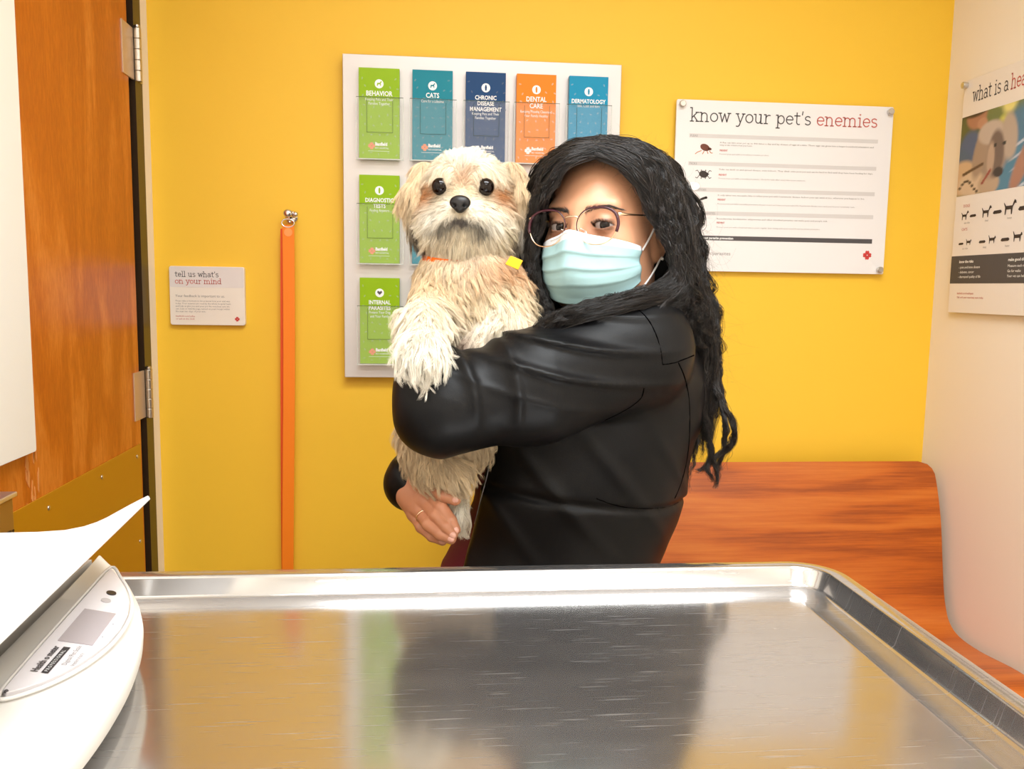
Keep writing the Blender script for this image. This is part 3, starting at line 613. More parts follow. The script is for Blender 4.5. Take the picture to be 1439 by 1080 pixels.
BLK = mat('black powder coat', srgb(24, 22, 22), .4)
for x in (.25, 1.02):
    MB().box((x, 1.5, .47), (x+.04, 1.86, .504)).box((x, 1.5, .1), (x+.04, 1.54, .47)).box((x, 1.82, .1), (x+.04, 1.86, .47)).box((x, 1.46, .0), (x+.04, 1.9, .1-.07)).box((x, 1.5, .03), (x+.04, 1.54, .1)).box((x, 1.82, .03), (x+.04, 1.86, .1)).build('leg_frame', BLK, bn, bevel=.003)
# ================================================================== EXAM TABLE
SS = mat('brushed stainless steel', (.60, .585, .57), .2, 1.); N, Lk, bs = nodes(SS)
tc = N.new('ShaderNodeTexCoord')
mp = N.new('ShaderNodeMapping'); mp.inputs['Scale'].default_value = (5, 40, 3); mp.inputs['Rotation'].default_value = (0, 0, .1)
mp2 = N.new('ShaderNodeMapping'); mp2.inputs['Scale'].default_value = (16, 420, 3); mp2.inputs['Rotation'].default_value = (0, 0, -.2)
n1 = N.new('ShaderNodeTexNoise'); n1.inputs['Scale'].default_value = 1.; n1.inputs['Detail'].default_value = 5
n2 = N.new('ShaderNodeTexNoise'); n2.inputs['Scale'].default_value = 1.; n2.inputs['Detail'].default_value = 2
n3 = N.new('ShaderNodeTexNoise'); n3.inputs['Scale'].default_value = 5.; n3.inputs['Detail'].default_value = 3
for a_, c_ in ((mp, n1), (mp2, n2)): Lk.new(tc.outputs['Object'], a_.inputs[0]); Lk.new(a_.outputs[0], c_.inputs['Vector'])
Lk.new(tc.outputs['Object'], n3.inputs['Vector'])
r1 = N.new('ShaderNodeMapRange'); r1.inputs[1].default_value = .35; r1.inputs[2].default_value = .75; r1.inputs[3].default_value = .13; r1.inputs[4].default_value = .15
Lk.new(n1.outputs[0], r1.inputs[0])
r2 = N.new('ShaderNodeMapRange'); r2.inputs[1].default_value = .66; r2.inputs[2].default_value = .74; r2.inputs[3].default_value = 0; r2.inputs[4].default_value = .12
Lk.new(n2.outputs[0], r2.inputs[0])
ad = N.new('ShaderNodeMath'); ad.operation = 'ADD'; Lk.new(r1.outputs[0], ad.inputs[0]); Lk.new(r2.outputs[0], ad.inputs[1]); Lk.new(ad.outputs[0], bs.inputs['Roughness'])
ad2 = N.new('ShaderNodeMath'); ad2.operation = 'ADD'; ad2.inputs[0].default_value = 0; Lk.new(r2.outputs[0], ad2.inputs[1])
bp = N.new('ShaderNodeBump'); bp.inputs['Strength'].default_value = .07; bp.inputs['Distance'].default_value = .0004; Lk.new(ad2.outputs[0], bp.inputs['Height']); Lk.new(bp.outputs[0], bs.inputs['Normal'])
g2 = N.new('ShaderNodeBsdfAnisotropic'); g2.inputs['Roughness'].default_value = .52; g2.inputs['Color'].default_value = (.62, .61, .62, 1); Lk.new(bp.outputs[0], g2.inputs['Normal'])
mx_ = N.new('ShaderNodeMixShader'); r5 = N.new('ShaderNodeMapRange'); r5.inputs[1].default_value = .3; r5.inputs[2].default_value = .75; r5.inputs[3].default_value = .20; r5.inputs[4].default_value = .25; Lk.new(n1.outputs[0], r5.inputs[0])
r6 = N.new('ShaderNodeMapRange'); r6.inputs[1].default_value = .64; r6.inputs[2].default_value = .76; Lk.new(n2.outputs[0], r6.inputs[0]); ad3 = N.new('ShaderNodeMath'); ad3.operation = 'ADD'; ad3.use_clamp = True; Lk.new(r5.outputs[0], ad3.inputs[0]); Lk.new(r6.outputs[0], ad3.inputs[1]); Lk.new(ad3.outputs[0], mx_.inputs[0]); r6.inputs[3].default_value = 0; r6.inputs[4].default_value = .35
Lk.new(bs.outputs[0], mx_.inputs[1]); Lk.new(g2.outputs[0], mx_.inputs[2]); Lk.new(mx_.outputs[0], [n for n in N if n.type == 'OUTPUT_MATERIAL'][0].inputs[0])
tb = empty('exam_table', (-.06, .62, 0), label='stainless steel examination table with raised rim in front of the woman', cat='table')
TX0, TX1, TY0, TY1, ZR = -.592, .468, .24, .934, .985
prof = [(-.004, -.05), (0, -.048), (.0, -.004), (.001, -.001), (.004, 0), (.017, 0), (.0195, -.0008), (.021, -.003), (.026, -.019), (.029, -.0215), (.033, -.0222), (.058, -.0222), (.0605, -.0215), (.0625, -.0205), (.066, -.0203)]
b = MB(); rings = []
for off, dz in prof:
    r_ = max(.055-off, .012); rings.append([(x, y, ZR+dz) for x, y in rrect(TX0+off, TY0+off, TX1-off, TY1-off, r_, 14)])
n = len(rings[0]); vs = [p for q in rings for p in q]; fs = []
for i in range(len(rings)-1):
    for k in range(n): fs.append((i*n+k, i*n+(k+1) % n, (i+1)*n+(k+1) % n, (i+1)*n+k))
b.add(vs, fs); b.f.append(tuple((len(rings)-1)*n+k for k in range(n))); b.m.append(0)
o = b.build('table_top', SS, tb, smooth=True); o.modifiers.new('es', 'EDGE_SPLIT').split_angle = radians(50)
PED = mat('beige enamelled pedestal', srgb(206, 196, 178), .4)
MB().box((-.3, .45, .1), (.2, .75, .93)).build('pedestal', PED, tb, bevel=.01)
MB().box((-.42, .36, 0), (.32, .84, .1)).build('base', PED, tb, bevel=.015)
MB().box((-.5, .32, .925), (.4, .86, .9625)).build('support_frame', STEEL, tb, bevel=.002)
# ================================================================== BABY SCALE
scl = empty('pet_scale', (-.44, .6, .965), label='white pet weighing scale with curved tray and grey display on the steel table', cat='scale')
WPL = mat('white scale plastic', srgb(226, 222, 215), .34); TRY = mat('white tray plastic', srgb(228, 226, 224), .4)
CY, HL = .605, .255
def chordx(y): return -.3085-(y-.6)*.07
sec = [(-.0, 1.0285), (.06, 1.0315), (.3, 1.0272), (.6, 1.0218), (.8, 1.0182), (.92, 1.0135), (.98, 1.007), (1.0, 1.0), (.99, .991), (.96, .984), (.9, .9825), (.88, .978), (.0, .978)]
ys = [CY+HL*sin(pi/2*t) for t in np.linspace(-1, 1, 61)]
b = MB(); vs = []; fs = []; m = len(sec)
for y in ys:
    v = (y-CY)/HL; w = .056*max(0, 1-abs(v)**2.3)+.030*sqrt(max(0, 1-v*v)); e = sqrt(max(0, 1-max(0, abs(v)-.93)**2/.07**2)) if abs(v) > .93 else 1
    for s_, z in sec: vs.append((chordx(y)+s_*w, y, .99+(z-.99)*(.35+.65*e)))
for i in range(len(ys)-1):
    for k in range(m): fs.append((i*m+k, (i+1)*m+k, (i+1)*m+(k+1) % m, i*m+(k+1) % m))
b.add(vs, fs).box((-.515, .37, .978), (-.33, .84, 1.0285)); o = b.build('housing', WPL, scl, smooth=True); o.modifiers.new('es', 'EDGE_SPLIT').split_angle = radians(48)
for p in ((-.33, .75), (-.33, .46), (-.5, .75), (-.5, .46)): MB().lathe([(.014, 0), (.015, .003), (.015, .016)], (*p, .9650), (0, 0, 1)).build('foot', mat('grey rubber', srgb(80, 78, 74), .7), scl)
# control panel on the sloping face
p0, p1, p2 = np.array([-.308, .60, 1.0335]), np.array([-.308, .75, 1.0335]), np.array([-.25, .60, 1.0225]); fn = np.cross(p2-p0, p1-p0); fn /= np.linalg.norm(fn)
if fn[2] < 0: fn = -fn
def onf(x, y): d = ray(x, y); return CAM+d*(((p0-CAM) @ fn)/(d @ fn))
def facepoly(px, up): return [onf(x, y)+fn*up for x, y in px]
def solid(pts, th, fnv=fn):
    n = len(pts); vs = [p for p in pts]+[p-fnv*th for p in pts]; return vs, [tuple(range(n))[::-1], tuple(range(n, 2*n))]+[(i, (i+1) % n, n+(i+1) % n, n+i) for i in range(n)]
outl = [(155, 802), (166, 815), (176, 832), (181, 850), (179, 868), (168, 889), (148, 911), (128, 926), (110, 938), (85, 952), (58, 964), (32, 973), (8, 979), (4, 974), (40, 931), (80, 886), (120, 841)]
b = MB(); b.add(*solid(facepoly(outl, .0033), .006)); cp = b.build('control_panel', mat('pale lilac grey overlay', srgb(226, 221, 224), .3), scl, bevel=.0006)
RIMP = facepoly([(155, 799), (169, 813), (180, 831), (185, 850), (182, 870), (170, 892), (149, 915), (112, 942), (60, 968), (6, 985), (0, 975), (38, 929), (80, 881), (120, 836)], .0016)
RIMP = [.5*(2*RIMP[i]+(RIMP[(i+1) % 14]-RIMP[i-1])*t+(2*RIMP[i-1]-5*RIMP[i]+4*RIMP[(i+1) % 14]-RIMP[(i+2) % 14])*t*t+(3*RIMP[i]-RIMP[i-1]-3*RIMP[(i+1) % 14]+RIMP[(i+2) % 14])*t**3) for i in range(14) for t in (0, .25, .5, .75)]
MB().tube(RIMP, .0014, 8, True).build('panel_rim', mat('rim grey', srgb(226, 222, 218), .35), scl, smooth=True)
b = MB(); b.add(*solid(facepoly([(118, 861), (162, 868), (129, 913), (80, 906)], .0040), .0012)); b.build('display', mat('lcd grey', srgb(172, 162, 164), .12), cp)
b = MB(); b.add(*solid(facepoly([(155.5+7*cos(t), 838.5+2.9*sin(t)+.12*7*cos(t)) for t in np.linspace(0, 6.28, 17)[:-1]], .0042), .002)); b.build('power_button', mat('black button', srgb(36, 36, 38), .3), cp)
b = MB(); b.add(*solid(facepoly([(148+7*cos(t), 849+3*sin(t)+.12*7*cos(t)) for t in np.linspace(0, 6.28, 17)[:-1]], .004), .002)); b.build('hold_button', mat('grey button', srgb(186, 180, 180), .4), cp)
A0 = onf(52, 951); A1 = onf(84, 915); uu = A1-A0; LN = np.linalg.norm(uu); uu /= LN; vv = np.cross(fn, uu)
f3 = lambda u, v, w: tuple(A0+uu*u+vv*v+fn*(.0036+w))
L = MB(); tmp = MB(); txt(tmp, 'Health o meter', 1, 0, 0, lambda u, v, w: (u, v, 0)); wid = max(q[0] for q in tmp.v)
txt(L, 'Health o meter', LN/wid*1.0, 0, .0005, f3, .0003, 'LEFT', 1, .0002)
L.mi = 1; L.flat([(.0, -.0068), (LN*1.02, -.0068), (LN*1.02, -.002), (.0, -.002)], f3, .0002)
L.mi = 2; txt(L, 'P R O F E S S I O N A L', .0034, .002, -.0056, f3, .0004, 'LEFT', 1.0)
L.mi = 3; txt(L, 'Digital Pet Scale', .005, .014, -.0135, f3, .0003); txt(L, 'Veterinary', .005, .014, -.019, f3, .0003)
L.build('lettering', [INK, mat('black bar print', srgb(48, 44, 46), .5), WPR, INKM], cp)
b = MB(); b.sphere(onf(8, 977)+fn*.003, .0014, 10, 6)
for x, y in ((158, 882), (143, 900)): b.sphere(onf(x, y)+fn*.003, .0007, 8, 5)
b.build('mark', INK, cp)
# tray: thin sheet, flat then curling up at the edge beside the display
T0 = np.array([-.258, .790]); T1 = np.array([-.236, .472]); dv = (T1-T0)/np.linalg.norm(T1-T0)
pr = [(0, 1.105), (-.010, 1.0995), (-.022, 1.0925), (-.036, 1.084), (-.050, 1.0755), (-.063, 1.0685), (-.077, 1.063), (-.095, 1.0595), (-.12, 1.058), (-.18, 1.0572), (-.25, 1.058), (-.28, 1.061), (-.3, 1.069), (-.312, 1.08), (-.32, 1.093)]
b = MB(); vs = []; th = .0042; NS = 24; m = len(pr)
for i in range(NS+1):
    s_ = i/NS*.56-.0
    yo = s_
    for j, (dx, z) in enumerate(pr):
        far = max(0, 1-s_/.03)
        vs.append((T0[0]+dv[0]*yo+dx, .838-(.048 if False else 0)+dv[1]*yo-(.838-.79)*max(0, 1+dx/.07) , z))
    for j, (dx, z) in enumerate(pr):
        k0, k1 = pr[max(j-1, 0)], pr[min(j+1, m-1)]; t = np.array([k1[0]-k0[0], k1[1]-k0[1]]); t /= np.linalg.norm(t); nx, nz = (t[1], -t[0]); 
        if nz > 0: nx, nz = -nx, -nz
        vs.append((T0[0]+dv[0]*yo+dx+nx*th, .838+dv[1]*yo-(.838-.79)*max(0, 1+dx/.07), z+nz*th))
fs = []; w = 2*m
for i in range(NS):
    for j in range(m-1): fs += [(i*w+j, i*w+j+1, (i+1)*w+j+1, (i+1)*w+j), (i*w+m+j, (i+1)*w+m+j, (i+1)*w+m+j+1, i*w+m+j+1)]
    fs += [(i*w, (i+1)*w, (i+1)*w+m, i*w+m), (i*w+m-1, i*w+2*m-1, (i+1)*w+2*m-1, (i+1)*w+m-1)]
for i in (0, NS):
    for j in range(m-1): fs.append((i*w+j, i*w+m+j, i*w+m+j+1, i*w+j+1) if i == 0 else (i*w+j, i*w+j+1, i*w+m+j+1, i*w+m+j))
b.add(vs, fs); b.build('weighing_tray', TRY, scl, bevel=.0012)
MB().box((-.52, .42, 1.03), (-.37, .76, 1.054)).build('tray_support', mat('grey rubber', None), scl, bevel=.004)
# ================================================================== PERSON
per = empty('person', (.2, 1.25, 0), label='woman in black jacket, face mask and glasses hugging a fluffy dog behind the steel table', cat='person')
HO = P(849, 323, 1.18); hy = radians(34)
HM = np.array([[cos(hy), sin(hy), 0], [-sin(hy), cos(hy), 0], [0, 0, 1]], np.float32)       # columns: x (her left), y (back of head), z
_t = radians(-1.5); HM = (HM @ np.array([[cos(_t), 0, sin(_t)], [0, 1, 0], [-sin(_t), 0, cos(_t)]])).astype(np.float32)
def HL(x, y, z): return HO+HM @ np.array([x, y, z])
def toH(p): return (p-HO.astype(np.float32)) @ HM
EYE = [(-.0315, -.0745, 0), (.0315, -.0745, 0)]
def head_l(q):
    A_ = lambda x, y, z: V3(x, y, z)
    d = sunion([ell(q, (0, .014, .03), (.0735, .092, .082)), ell(q, (0, -.03, -.018), (.0605, .058, .087)), ell(q, (0, -.043, -.078), (.038, .042, .034))], .03)
    ax = q.copy(); ax[..., 0] = np.abs(ax[..., 0])
    d = smin(d, ell(ax, (.048, -.014, -.048), (.019, .036, .046)), .02); d = smin(d, ell(ax, (.048, -.004, -.072), (.021, .036, .04)), .02)
    d = smin(d, ell(ax, (.041, -.058, -.026), (.02, .019, .02)), .02)
    d = smin(d, rc(ax, (0, -.079, .02), (.042, -.07, .024), .011, .008), .016)
    d = smax(d, -ell(ax, (.033, -.101, 0), (.02, .017, .012)), .012)
    d = smin(d, rc(q, (0, -.087, .006), (0, -.109, -.034), .0065, .011), .012)
    d = smin(d, ell(ax, (.0105, -.101, -.039), (.0075, .009, .0065)), .006)
    d = smin(d, rc(ax, (0, -.0985, -.061), (.02, -.088, -.064), .006, .003), .006); d = smin(d, rc(ax, (0, -.098, -.07), (.016, -.09, -.069), .006, .003), .004)
    e = ax-V3(*EYE[1]); r = np.sqrt((e**2).sum(-1)); d = smin(d, r-.0142, .005)
    op = np.maximum(np.abs(e[..., 2]+.0004)-.0044*(1-(e[..., 0]/.0145)**2), q[..., 1]+.072); d = np.maximum(d, -op)
    # ears
    c_, s_ = cos(.35), sin(.35); w = ax-V3(.0745, .012, -.012); wx = w[..., 0]*c_-w[..., 1]*s_; wy = w[..., 0]*s_+w[..., 1]*c_; wz = w[..., 2]+.15*wy
    ww = np.stack([wx, wy, wz], -1); ear = ell(ww, (0, 0, 0), (.0065, .0175, .031)); ear = smax(ear, -ell(ww, (.007, .001, .004), (.006, .0115, .021)), .003)
    ear = smin(ear, ell(ww, (0, -.006, -.027), (.005, .008, .009)), .004); d = smin(d, ear, .006)
    return d
fv = np.array([-cos(radians(20)), -sin(radians(20)), 0]); lv = np.array([sin(radians(20)), -cos(radians(20)), 0]); TM = np.stack([fv, lv, [0, 0, 1]], 1).astype(np.float32)
SHN, SHF = P(893, 489, 1.115), P(815, 475, 1.40); ELN, ELF = P(630, 568, 1.062), P(630, 628, 1.43); WRN, WRF = P(655, 570, 1.345), P(579, 679, 1.215)
MID = P(755, 543, 1.07)
def neck(p): return rc(p, HL(.0, .03, -.07), P(868, 470, 1.25), .05, .06)
def torso(p):
    return sunion([ell(p, P(838, 575, 1.255), (.134, .15, .19), TM), ell(p, P(806, 695, 1.265), (.158, .142, .15), TM), ell(p, P(764, 815, 1.275), (.162, .160, .14), TM),
                   ell(p, P(880, 520, 1.27), (.09, .13, .12), TM), rc(p, SHN, SHF, .062, .06), ell(p, P(775, 560, 1.2), (.08, .06, .07), TM)], .05)
def arm_n(p): return smin(rc(p, P(603, 542, 1.068), P(606, 585, 1.072), .040, .042), arm_n0(p), .022)
def arm_n0(p): return smin(smin(rc(p, SHN, MID, .073, .068), rc(p, MID, ELN, .066, .052), .02), rc(p, ELN, WRN, .049, .042), .03)
def arm_f(p): return smin(rc(p, SHF, ELF, .06, .05), rc(p, ELF, WRF, .047, .036), .02)
LEGS = [((.24, 1.17, .80), (.235, 1.15, .44), (.225, 1.2, .06)), ((.13, 1.36, .80), (.10, 1.34, .44), (.11, 1.38, .06))]
def legs(p): return sunion([smin(rc(p, a, b_, .088, .062), rc(p, b_, c, .062, .042), .03) for a, b_, c in LEGS], .04)
hand_pts = dict(thumb=[(582, 672, 1.185), (604, 685, 1.145), (624, 695, 1.128), (640, 702, 1.122)], index=[(601, 692, 1.165), (620, 713, 1.13), (633, 731, 1.117), (640, 744, 1.113)],
                middle=[(596, 703, 1.165), (613, 724, 1.127), (627, 740, 1.112), (636, 751, 1.108)], ring=[(588, 714, 1.168), (602, 736, 1.13), (619, 750, 1.114), (634, 757, 1.108)], pinky=[(582, 722, 1.178), (592, 740, 1.15), (607, 753, 1.132), (622, 760, 1.125)])
def fingers(p, pts, k=.006, r0=.0098, r1=.0072):
    d = None
    for n_, q in pts.items():
        w = [P(*x) for x in q]; s_ = .88 if n_ == 'pinky' else 1.1 if n_ == 'thumb' else 1
        f = smin(smin(rc(p, w[0], w[1], r0*1.02*s_, r0*.95*s_), rc(p, w[1], w[2], r0*.95*s_, r0*.86*s_), .003), rc(p, w[2], w[3], r0*.86*s_, r1*s_), .003)
        d = f if d is None else np.minimum(d, f)
    return d
def hand_r(p):
    palm = sunion([rc(p, P(580, 690, 1.195), P(590, 712, 1.172), .022, .015), rc(p, P(583, 684, 1.19), P(600, 694, 1.165), .02, .0135), rc(p, P(578, 700, 1.19), P(584, 720, 1.178), .018, .0125), rc(p, P(588, 698, 1.185), P(596, 705, 1.168), .018, .0135)], .012)
    palm = smin(palm, rc(p, P(573, 668, 1.225), P(581, 692, 1.19), .025, .021), .012)
    return smin(palm, fingers(p, hand_pts), .007)
W_ = WRN; 
def hand_l(p):   # left hand spread on the dog's back, behind it
    d = sunion([rc(p, WRN, WRN+np.array([.055, -.015, .01]), .024, .03)], .01)
    for i, (dy, dz) in enumerate(((-.0, .035), (-.012, .018), (-.014, -.002), (-.008, -.02))):
        a = WRN+np.array([.06, -.012, .012+dz*.7]); b_ = a+np.array([.035, -.012+dy*.5, dz*.25]); c = b_+np.array([.022, -.016, dz*.1]); d = smin(d, np.minimum(rc(p, a, b_, .0095, .0088), rc(p, b_, c, .0088, .007)), .006)
    return smin(d, np.minimum(rc(p, WRN+np.array([.01, -.02, .02]), WRN+np.array([.04, -.03, .055]), .012, .01), rc(p, WRN+np.array([.04, -.03, .055]), WRN+np.array([.065, -.03, .07]), .01, .008)), .008)
SKIN = colmat('warm brown skin', .42); sk = SKIN.node_tree.nodes['Principled BSDF']; sk.inputs['Subsurface Weight'].default_value = .12; sk.inputs['Subsurface Radius'].default_value = (.01, .004, .002); sk.inputs['Subsurface Scale'].default_value = 1.
sk.inputs['Specular IOR Level'].default_value = .45
add_noise_bump(SKIN, 900, .12, .0003)
def skin_col(V):
    c = np.tile(np.array(srgb(212, 156, 122)[:3], np.float32), (len(V), 1)); n = vnoise(V, 60, 3)[:, None]; c *= 1+.05*n
    return c
allV, allF, allC = [], [], []; base = 0
for f_, lo, hi, h in ((lambda p: smin(head_l(toH(p)), neck(p), .03), HO-np.array([.125, .13, .15]), HO+np.array([.125, .13, .125]), .00165),
                      (lambda p: sunion([neck(p), torso(p)+.016, arm_n(p)+.014, arm_f(p)+.014, legs(p)+.016], .01), np.array([-.09, 1.0, .03]), np.array([.5, 1.58, 1.275]), .008),
                      (hand_r, P(572, 690, 1.18)-np.array([.035, .09, .09]), P(640, 700, 1.18)+np.array([.04, .07, .06]), .0014),
                      (hand_l, WRN-np.array([.04, .08, .06]), WRN+np.array([.16, .05, .12]), .003)):
    V, Fq = nets(f_, lo, hi, h); c = skin_col(V)
    if h == .00165:
        q = toH(V); ax = q.copy(); ax[:, 0] = np.abs(ax[:, 0]); 
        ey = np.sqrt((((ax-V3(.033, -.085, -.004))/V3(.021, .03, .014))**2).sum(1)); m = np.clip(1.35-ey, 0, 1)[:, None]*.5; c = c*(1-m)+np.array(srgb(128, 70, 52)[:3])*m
        lid = np.clip(1-np.abs(np.sqrt(((ax-V3(*EYE[1]))**2).sum(1))-.0142)/.0012, 0, 1)*(np.abs(ax[:, 2])<.0075)*(q[:, 1] < -.07); c = c*(1-.5*lid[:, None])
        lp = np.clip(1.3-np.sqrt((((ax-V3(0, -.097, -.066))/V3(.022, .02, .01))**2).sum(1)), 0, 1)[:, None]*.8; c = c*(1-lp)+np.array(srgb(150, 78, 72)[:3])*lp
        ck = np.clip(1-np.sqrt((((ax-V3(.045, -.06, -.04))/V3(.03, .04, .025))**2).sum(1)), 0, 1)[:, None]*.35; c = c*(1-ck)+np.array(srgb(200, 110, 84)[:3])*ck
    if h == .0014: c *= np.array([.86, .74, .7])
    allV.append(V); allF.append(Fq+base); allC.append(c); base += len(V)
body = np_mesh('body', np.concatenate(allV), np.concatenate(allF), SKIN, per, np.concatenate(allC))
# nails and ring
NAIL = mat('fingernail', srgb(226, 170, 152), .25)
def toward(p, q, k): v = q-p; return p+v/np.linalg.norm(v)*k
for n_, q in hand_pts.items():
    a, e = P(*q[2]), P(*q[3]); ax_ = (e-a)/np.linalg.norm(e-a); out = CAM-e; out -= ax_*(out @ ax_); out /= np.linalg.norm(out); r0 = .0072*(1.1 if n_ == 'thumb' else .88 if n_ == 'pinky' else 1)
    M = Matrix((tuple(ax_), tuple(np.cross(out, ax_)), tuple(out))).transposed()
    MB().sphere(e+out*r0*.72+ax_*.0005, (.0055, .0046, .0028), 14, 8, M).build('fingernail', NAIL, body, smooth=True)
GOLD = mat('rose gold metal', (.86, .62, .42), .22, 1.)
a, b_ = P(*hand_pts['ring'][0]), P(*hand_pts['ring'][1]); ax_ = (b_-a)/np.linalg.norm(b_-a); u1 = np.cross(ax_, [0, 0, 1]); u1 /= np.linalg.norm(u1); u2 = np.cross(ax_, u1); cc = a+(b_-a)*.55
MB().tube([cc+(u1*cos(t)+u2*sin(t))*.0103 for t in [2*pi*i/24 for i in range(24)]], .0011, 8, True).build('ring', GOLD, per, smooth=True)
# eyes
for s_, e in zip((-1, 1), EYE):
    c0 = HL(*e); g = CAM-c0; g /= np.linalg.norm(g); n_, m_ = 40, 40
    q = Vector(g).to_track_quat('Z', 'Y').to_matrix(); V = []; C_ = []; Fq = []
    for i in range(n_+1):
        th = pi*(i/n_)**1.5
        for k in range(m_):
            ph = 2*pi*k/m_; rr = .0125*(1+.045*max(0, 1-(th/.5)**2)); v = q @ Vector((sin(th)*cos(ph), sin(th)*sin(ph), cos(th)))*rr; V.append(c0+np.array(v))
            C_.append((.004, .003, .003) if th < .17 else ((.012, .005, .003) if th < .48 else ((.006, .004, .003) if th < .52 else (.36, .30, .28))))
    for i in range(n_):
        for k in range(m_): Fq.append((i*m_+k, (i+1)*m_+k, (i+1)*m_+(k+1) % m_, i*m_+(k+1) % m_))
    np_mesh('eye', np.array(V), Fq, colmat('moist eye', .06, Specular_IOR_Level=.35), body, np.array(C_))
# brows and lashes
HAIRM = mat('dark brown human hair', srgb(34, 24, 21), .3); HAIRM.node_tree.nodes['Principled BSDF'].inputs['Specular IOR Level'].default_value = .75
def head_hit(x, z):
    y = np.linspace(-.14, -.03, 300, dtype=np.float32); q = np.stack([np.full_like(y, x), y, np.full_like(y, z)], -1); d = head_l(q); i = np.argmax(d < 0); return float(y[i])
pts = []; r = np.random.default_rng(4)
for s_ in (-1, 1):
    for i in range(330):
        t = r.random(); x = .011+.042*t; z = .0165+.0065*sin(min(t*1.25, 1)*pi*.55)-.004*max(0, t-.65)/.35+r.normal()*.0013*(1.1-.8*t); y = head_hit(s_*x, z)
        L_ = .0065; d = np.array([s_*(.5+t), -.15, .9-1.2*t]); d /= np.linalg.norm(d); pts.append([HL(*(np.array([s_*x, y-.0002, z])+d*L_*k+np.array([0, -.0012*sin(k*pi), 0]))) for k in np.linspace(0, 1, 4)])
    for i in range(110):
        t = -1+2*r.random(); x = s_*.0315+t*.0135; z = .0044*(1-t*t)*.95; pts.append([HL(x+k*t*.0025, -.0745-sqrt(max(0, .0145**2-(t*.0135)**2-z*z))-k*.005, z+.0035*k*k-.0005) for k in np.linspace(0, 1, 4)])
hairs('eyebrow_hair', np.array(pts), np.array([.00016, .00015, .00011, .00005]), None, HAIRM, body)
# ------------------------------------------------------------------ clothing
_zl0, _zl1 = P(688, 640, 1.12), P(650, 800, 1.12)
_e1 = _zl1-_zl0; CUTN = np.cross(_e1, np.array([.12, 1, 0])); CUTN /= np.linalg.norm(CUTN)
if CUTN[0] > 0: CUTN = -CUTN
def folds(p):
    # drag folds fanning over the sleeve from where the dog hangs on it, soft crumples on the body
    U = (p-ELN.astype(np.float32)) @ ((SHN-ELN)/np.linalg.norm(SHN-ELN)).astype(np.float32); Z = p[..., 2]-float(ELN[2])
    def ridge(ph): s = np.sin(ph); return np.exp(-3.0*(1-s))
    ph = 150*(Z+.55*U-2.2*U*U*.5)+vnoise(p, 14, 2)*1.3
    w = np.exp(-((U-.15)/.10)**2)*np.clip((Z+.01)/.05, 0, 1)*np.clip(1-(Z-.16)/.06, 0, 1)
    ph2 = 120*(U-.15*Z)+vnoise(p, 16, 5)*1.4; w2 = np.exp(-((U-.045)/.05)**2)*np.clip((Z+.03)/.04, 0, 1)
    d = .010*ridge(ph)*w+.007*ridge(ph2)*w2
    # body side folds running down from the armpit
    Q = p-P(880, 600, 1.13).astype(np.float32); ph3 = 85*(Q[..., 0]*.75+Q[..., 2]*.55)+vnoise(p, 10, 8)*2
    w3 = np.exp(-((Q[..., 2]+.09)/.09)**2)*.6*np.clip((p[..., 1] < 1.3), 0, 1); d = d+.006*ridge(ph3)*w3
    return d+.0018*vnoise(p, 26, 9)
def jack_torso(p):
    d = torso(p)-.008; d = smax(d, (p-_zl0.astype(np.float32)) @ CUTN.astype(np.float32), .004); hem = float(P(800, 797, 1.15)[2])-.10
    # blouson waistband
    wb = np.exp(-((p[..., 2]-(float(P(880, 712, 1.13)[2])-.10*(p[..., 0]-.27)))/.006)**2)*.005
    return smax(d, hem-p[..., 2], .01)+wb
def collar(p): 
    a = P(868, 452, 1.24); q = (p-a.astype(np.float32)); rr = np.sqrt((q[..., 0]/1.05)**2+((q[..., 1])/1.)**2); return smax(np.abs(rr-.066)-.006, np.abs(q[..., 2]-.004)-.028, .01)
def jacket_s(p): return sunion([jack_torso(p), smin(arm_n(p)-.004, arm_f(p)-.005, .01)], .018)
def jacket(p): return jacket_s(p)-folds(p)
JK = mat('black softshell fabric', srgb(10, 10, 12), .45, Specular_IOR_Level=.22); JK.node_tree.nodes['Principled BSDF'].inputs['Sheen Weight'].default_value = .0; JK.node_tree.nodes['Principled BSDF'].inputs['Sheen Roughness'].default_value = .4; add_noise_bump(JK, 700, .25, .0006)
V, Fq = nets(jacket, (-.10, .975, .76), (.46, 1.56, 1.33), .0034); print('jacket', len(V))
jo = np_mesh('jacket', V, Fq, JK, per)
SEAM = mat('black seam thread', (.0006, .0006, .0008), .95, Specular_IOR_Level=.0)
def seam(pts, name='seam', m=SEAM, rad=.0009, parent=None, off=0):
    q = smooth_path([(x, y) for x, y in pts], 6); w = [hit(jacket, p_.x, p_.y)+F_*(-off) for p_ in q]
    MB().tube(w, rad, 6).build(name, m, parent or jo, smooth=True)
seam([(878, 427), (895, 434), (910, 448), (921, 468), (928, 490), (931, 512)]); seam([(931, 512), (945, 510), (960, 505), (975, 499)])
seam([(953, 509), (962, 530), (968, 560), (969, 600), (966, 640), (958, 675), (948, 700)])
seam([(838, 700), (860, 708), (885, 713), (915, 714), (940, 711), (953, 705)])
seam([(905, 545), (900, 560), (880, 575), (850, 590)], rad=.0009)
ZIP = mat('grey zipper tape', srgb(150, 150, 158), .5)
seam([(689, 646), (684, 670), (676, 700), (667, 735), (656, 770), (652, 792)], 'zipper', ZIP, .0009, jo, .001)
MAR = mat('maroon scrub cotton', srgb(104, 14, 44), .75); add_noise_bump(MAR, 600, .3, .0006)
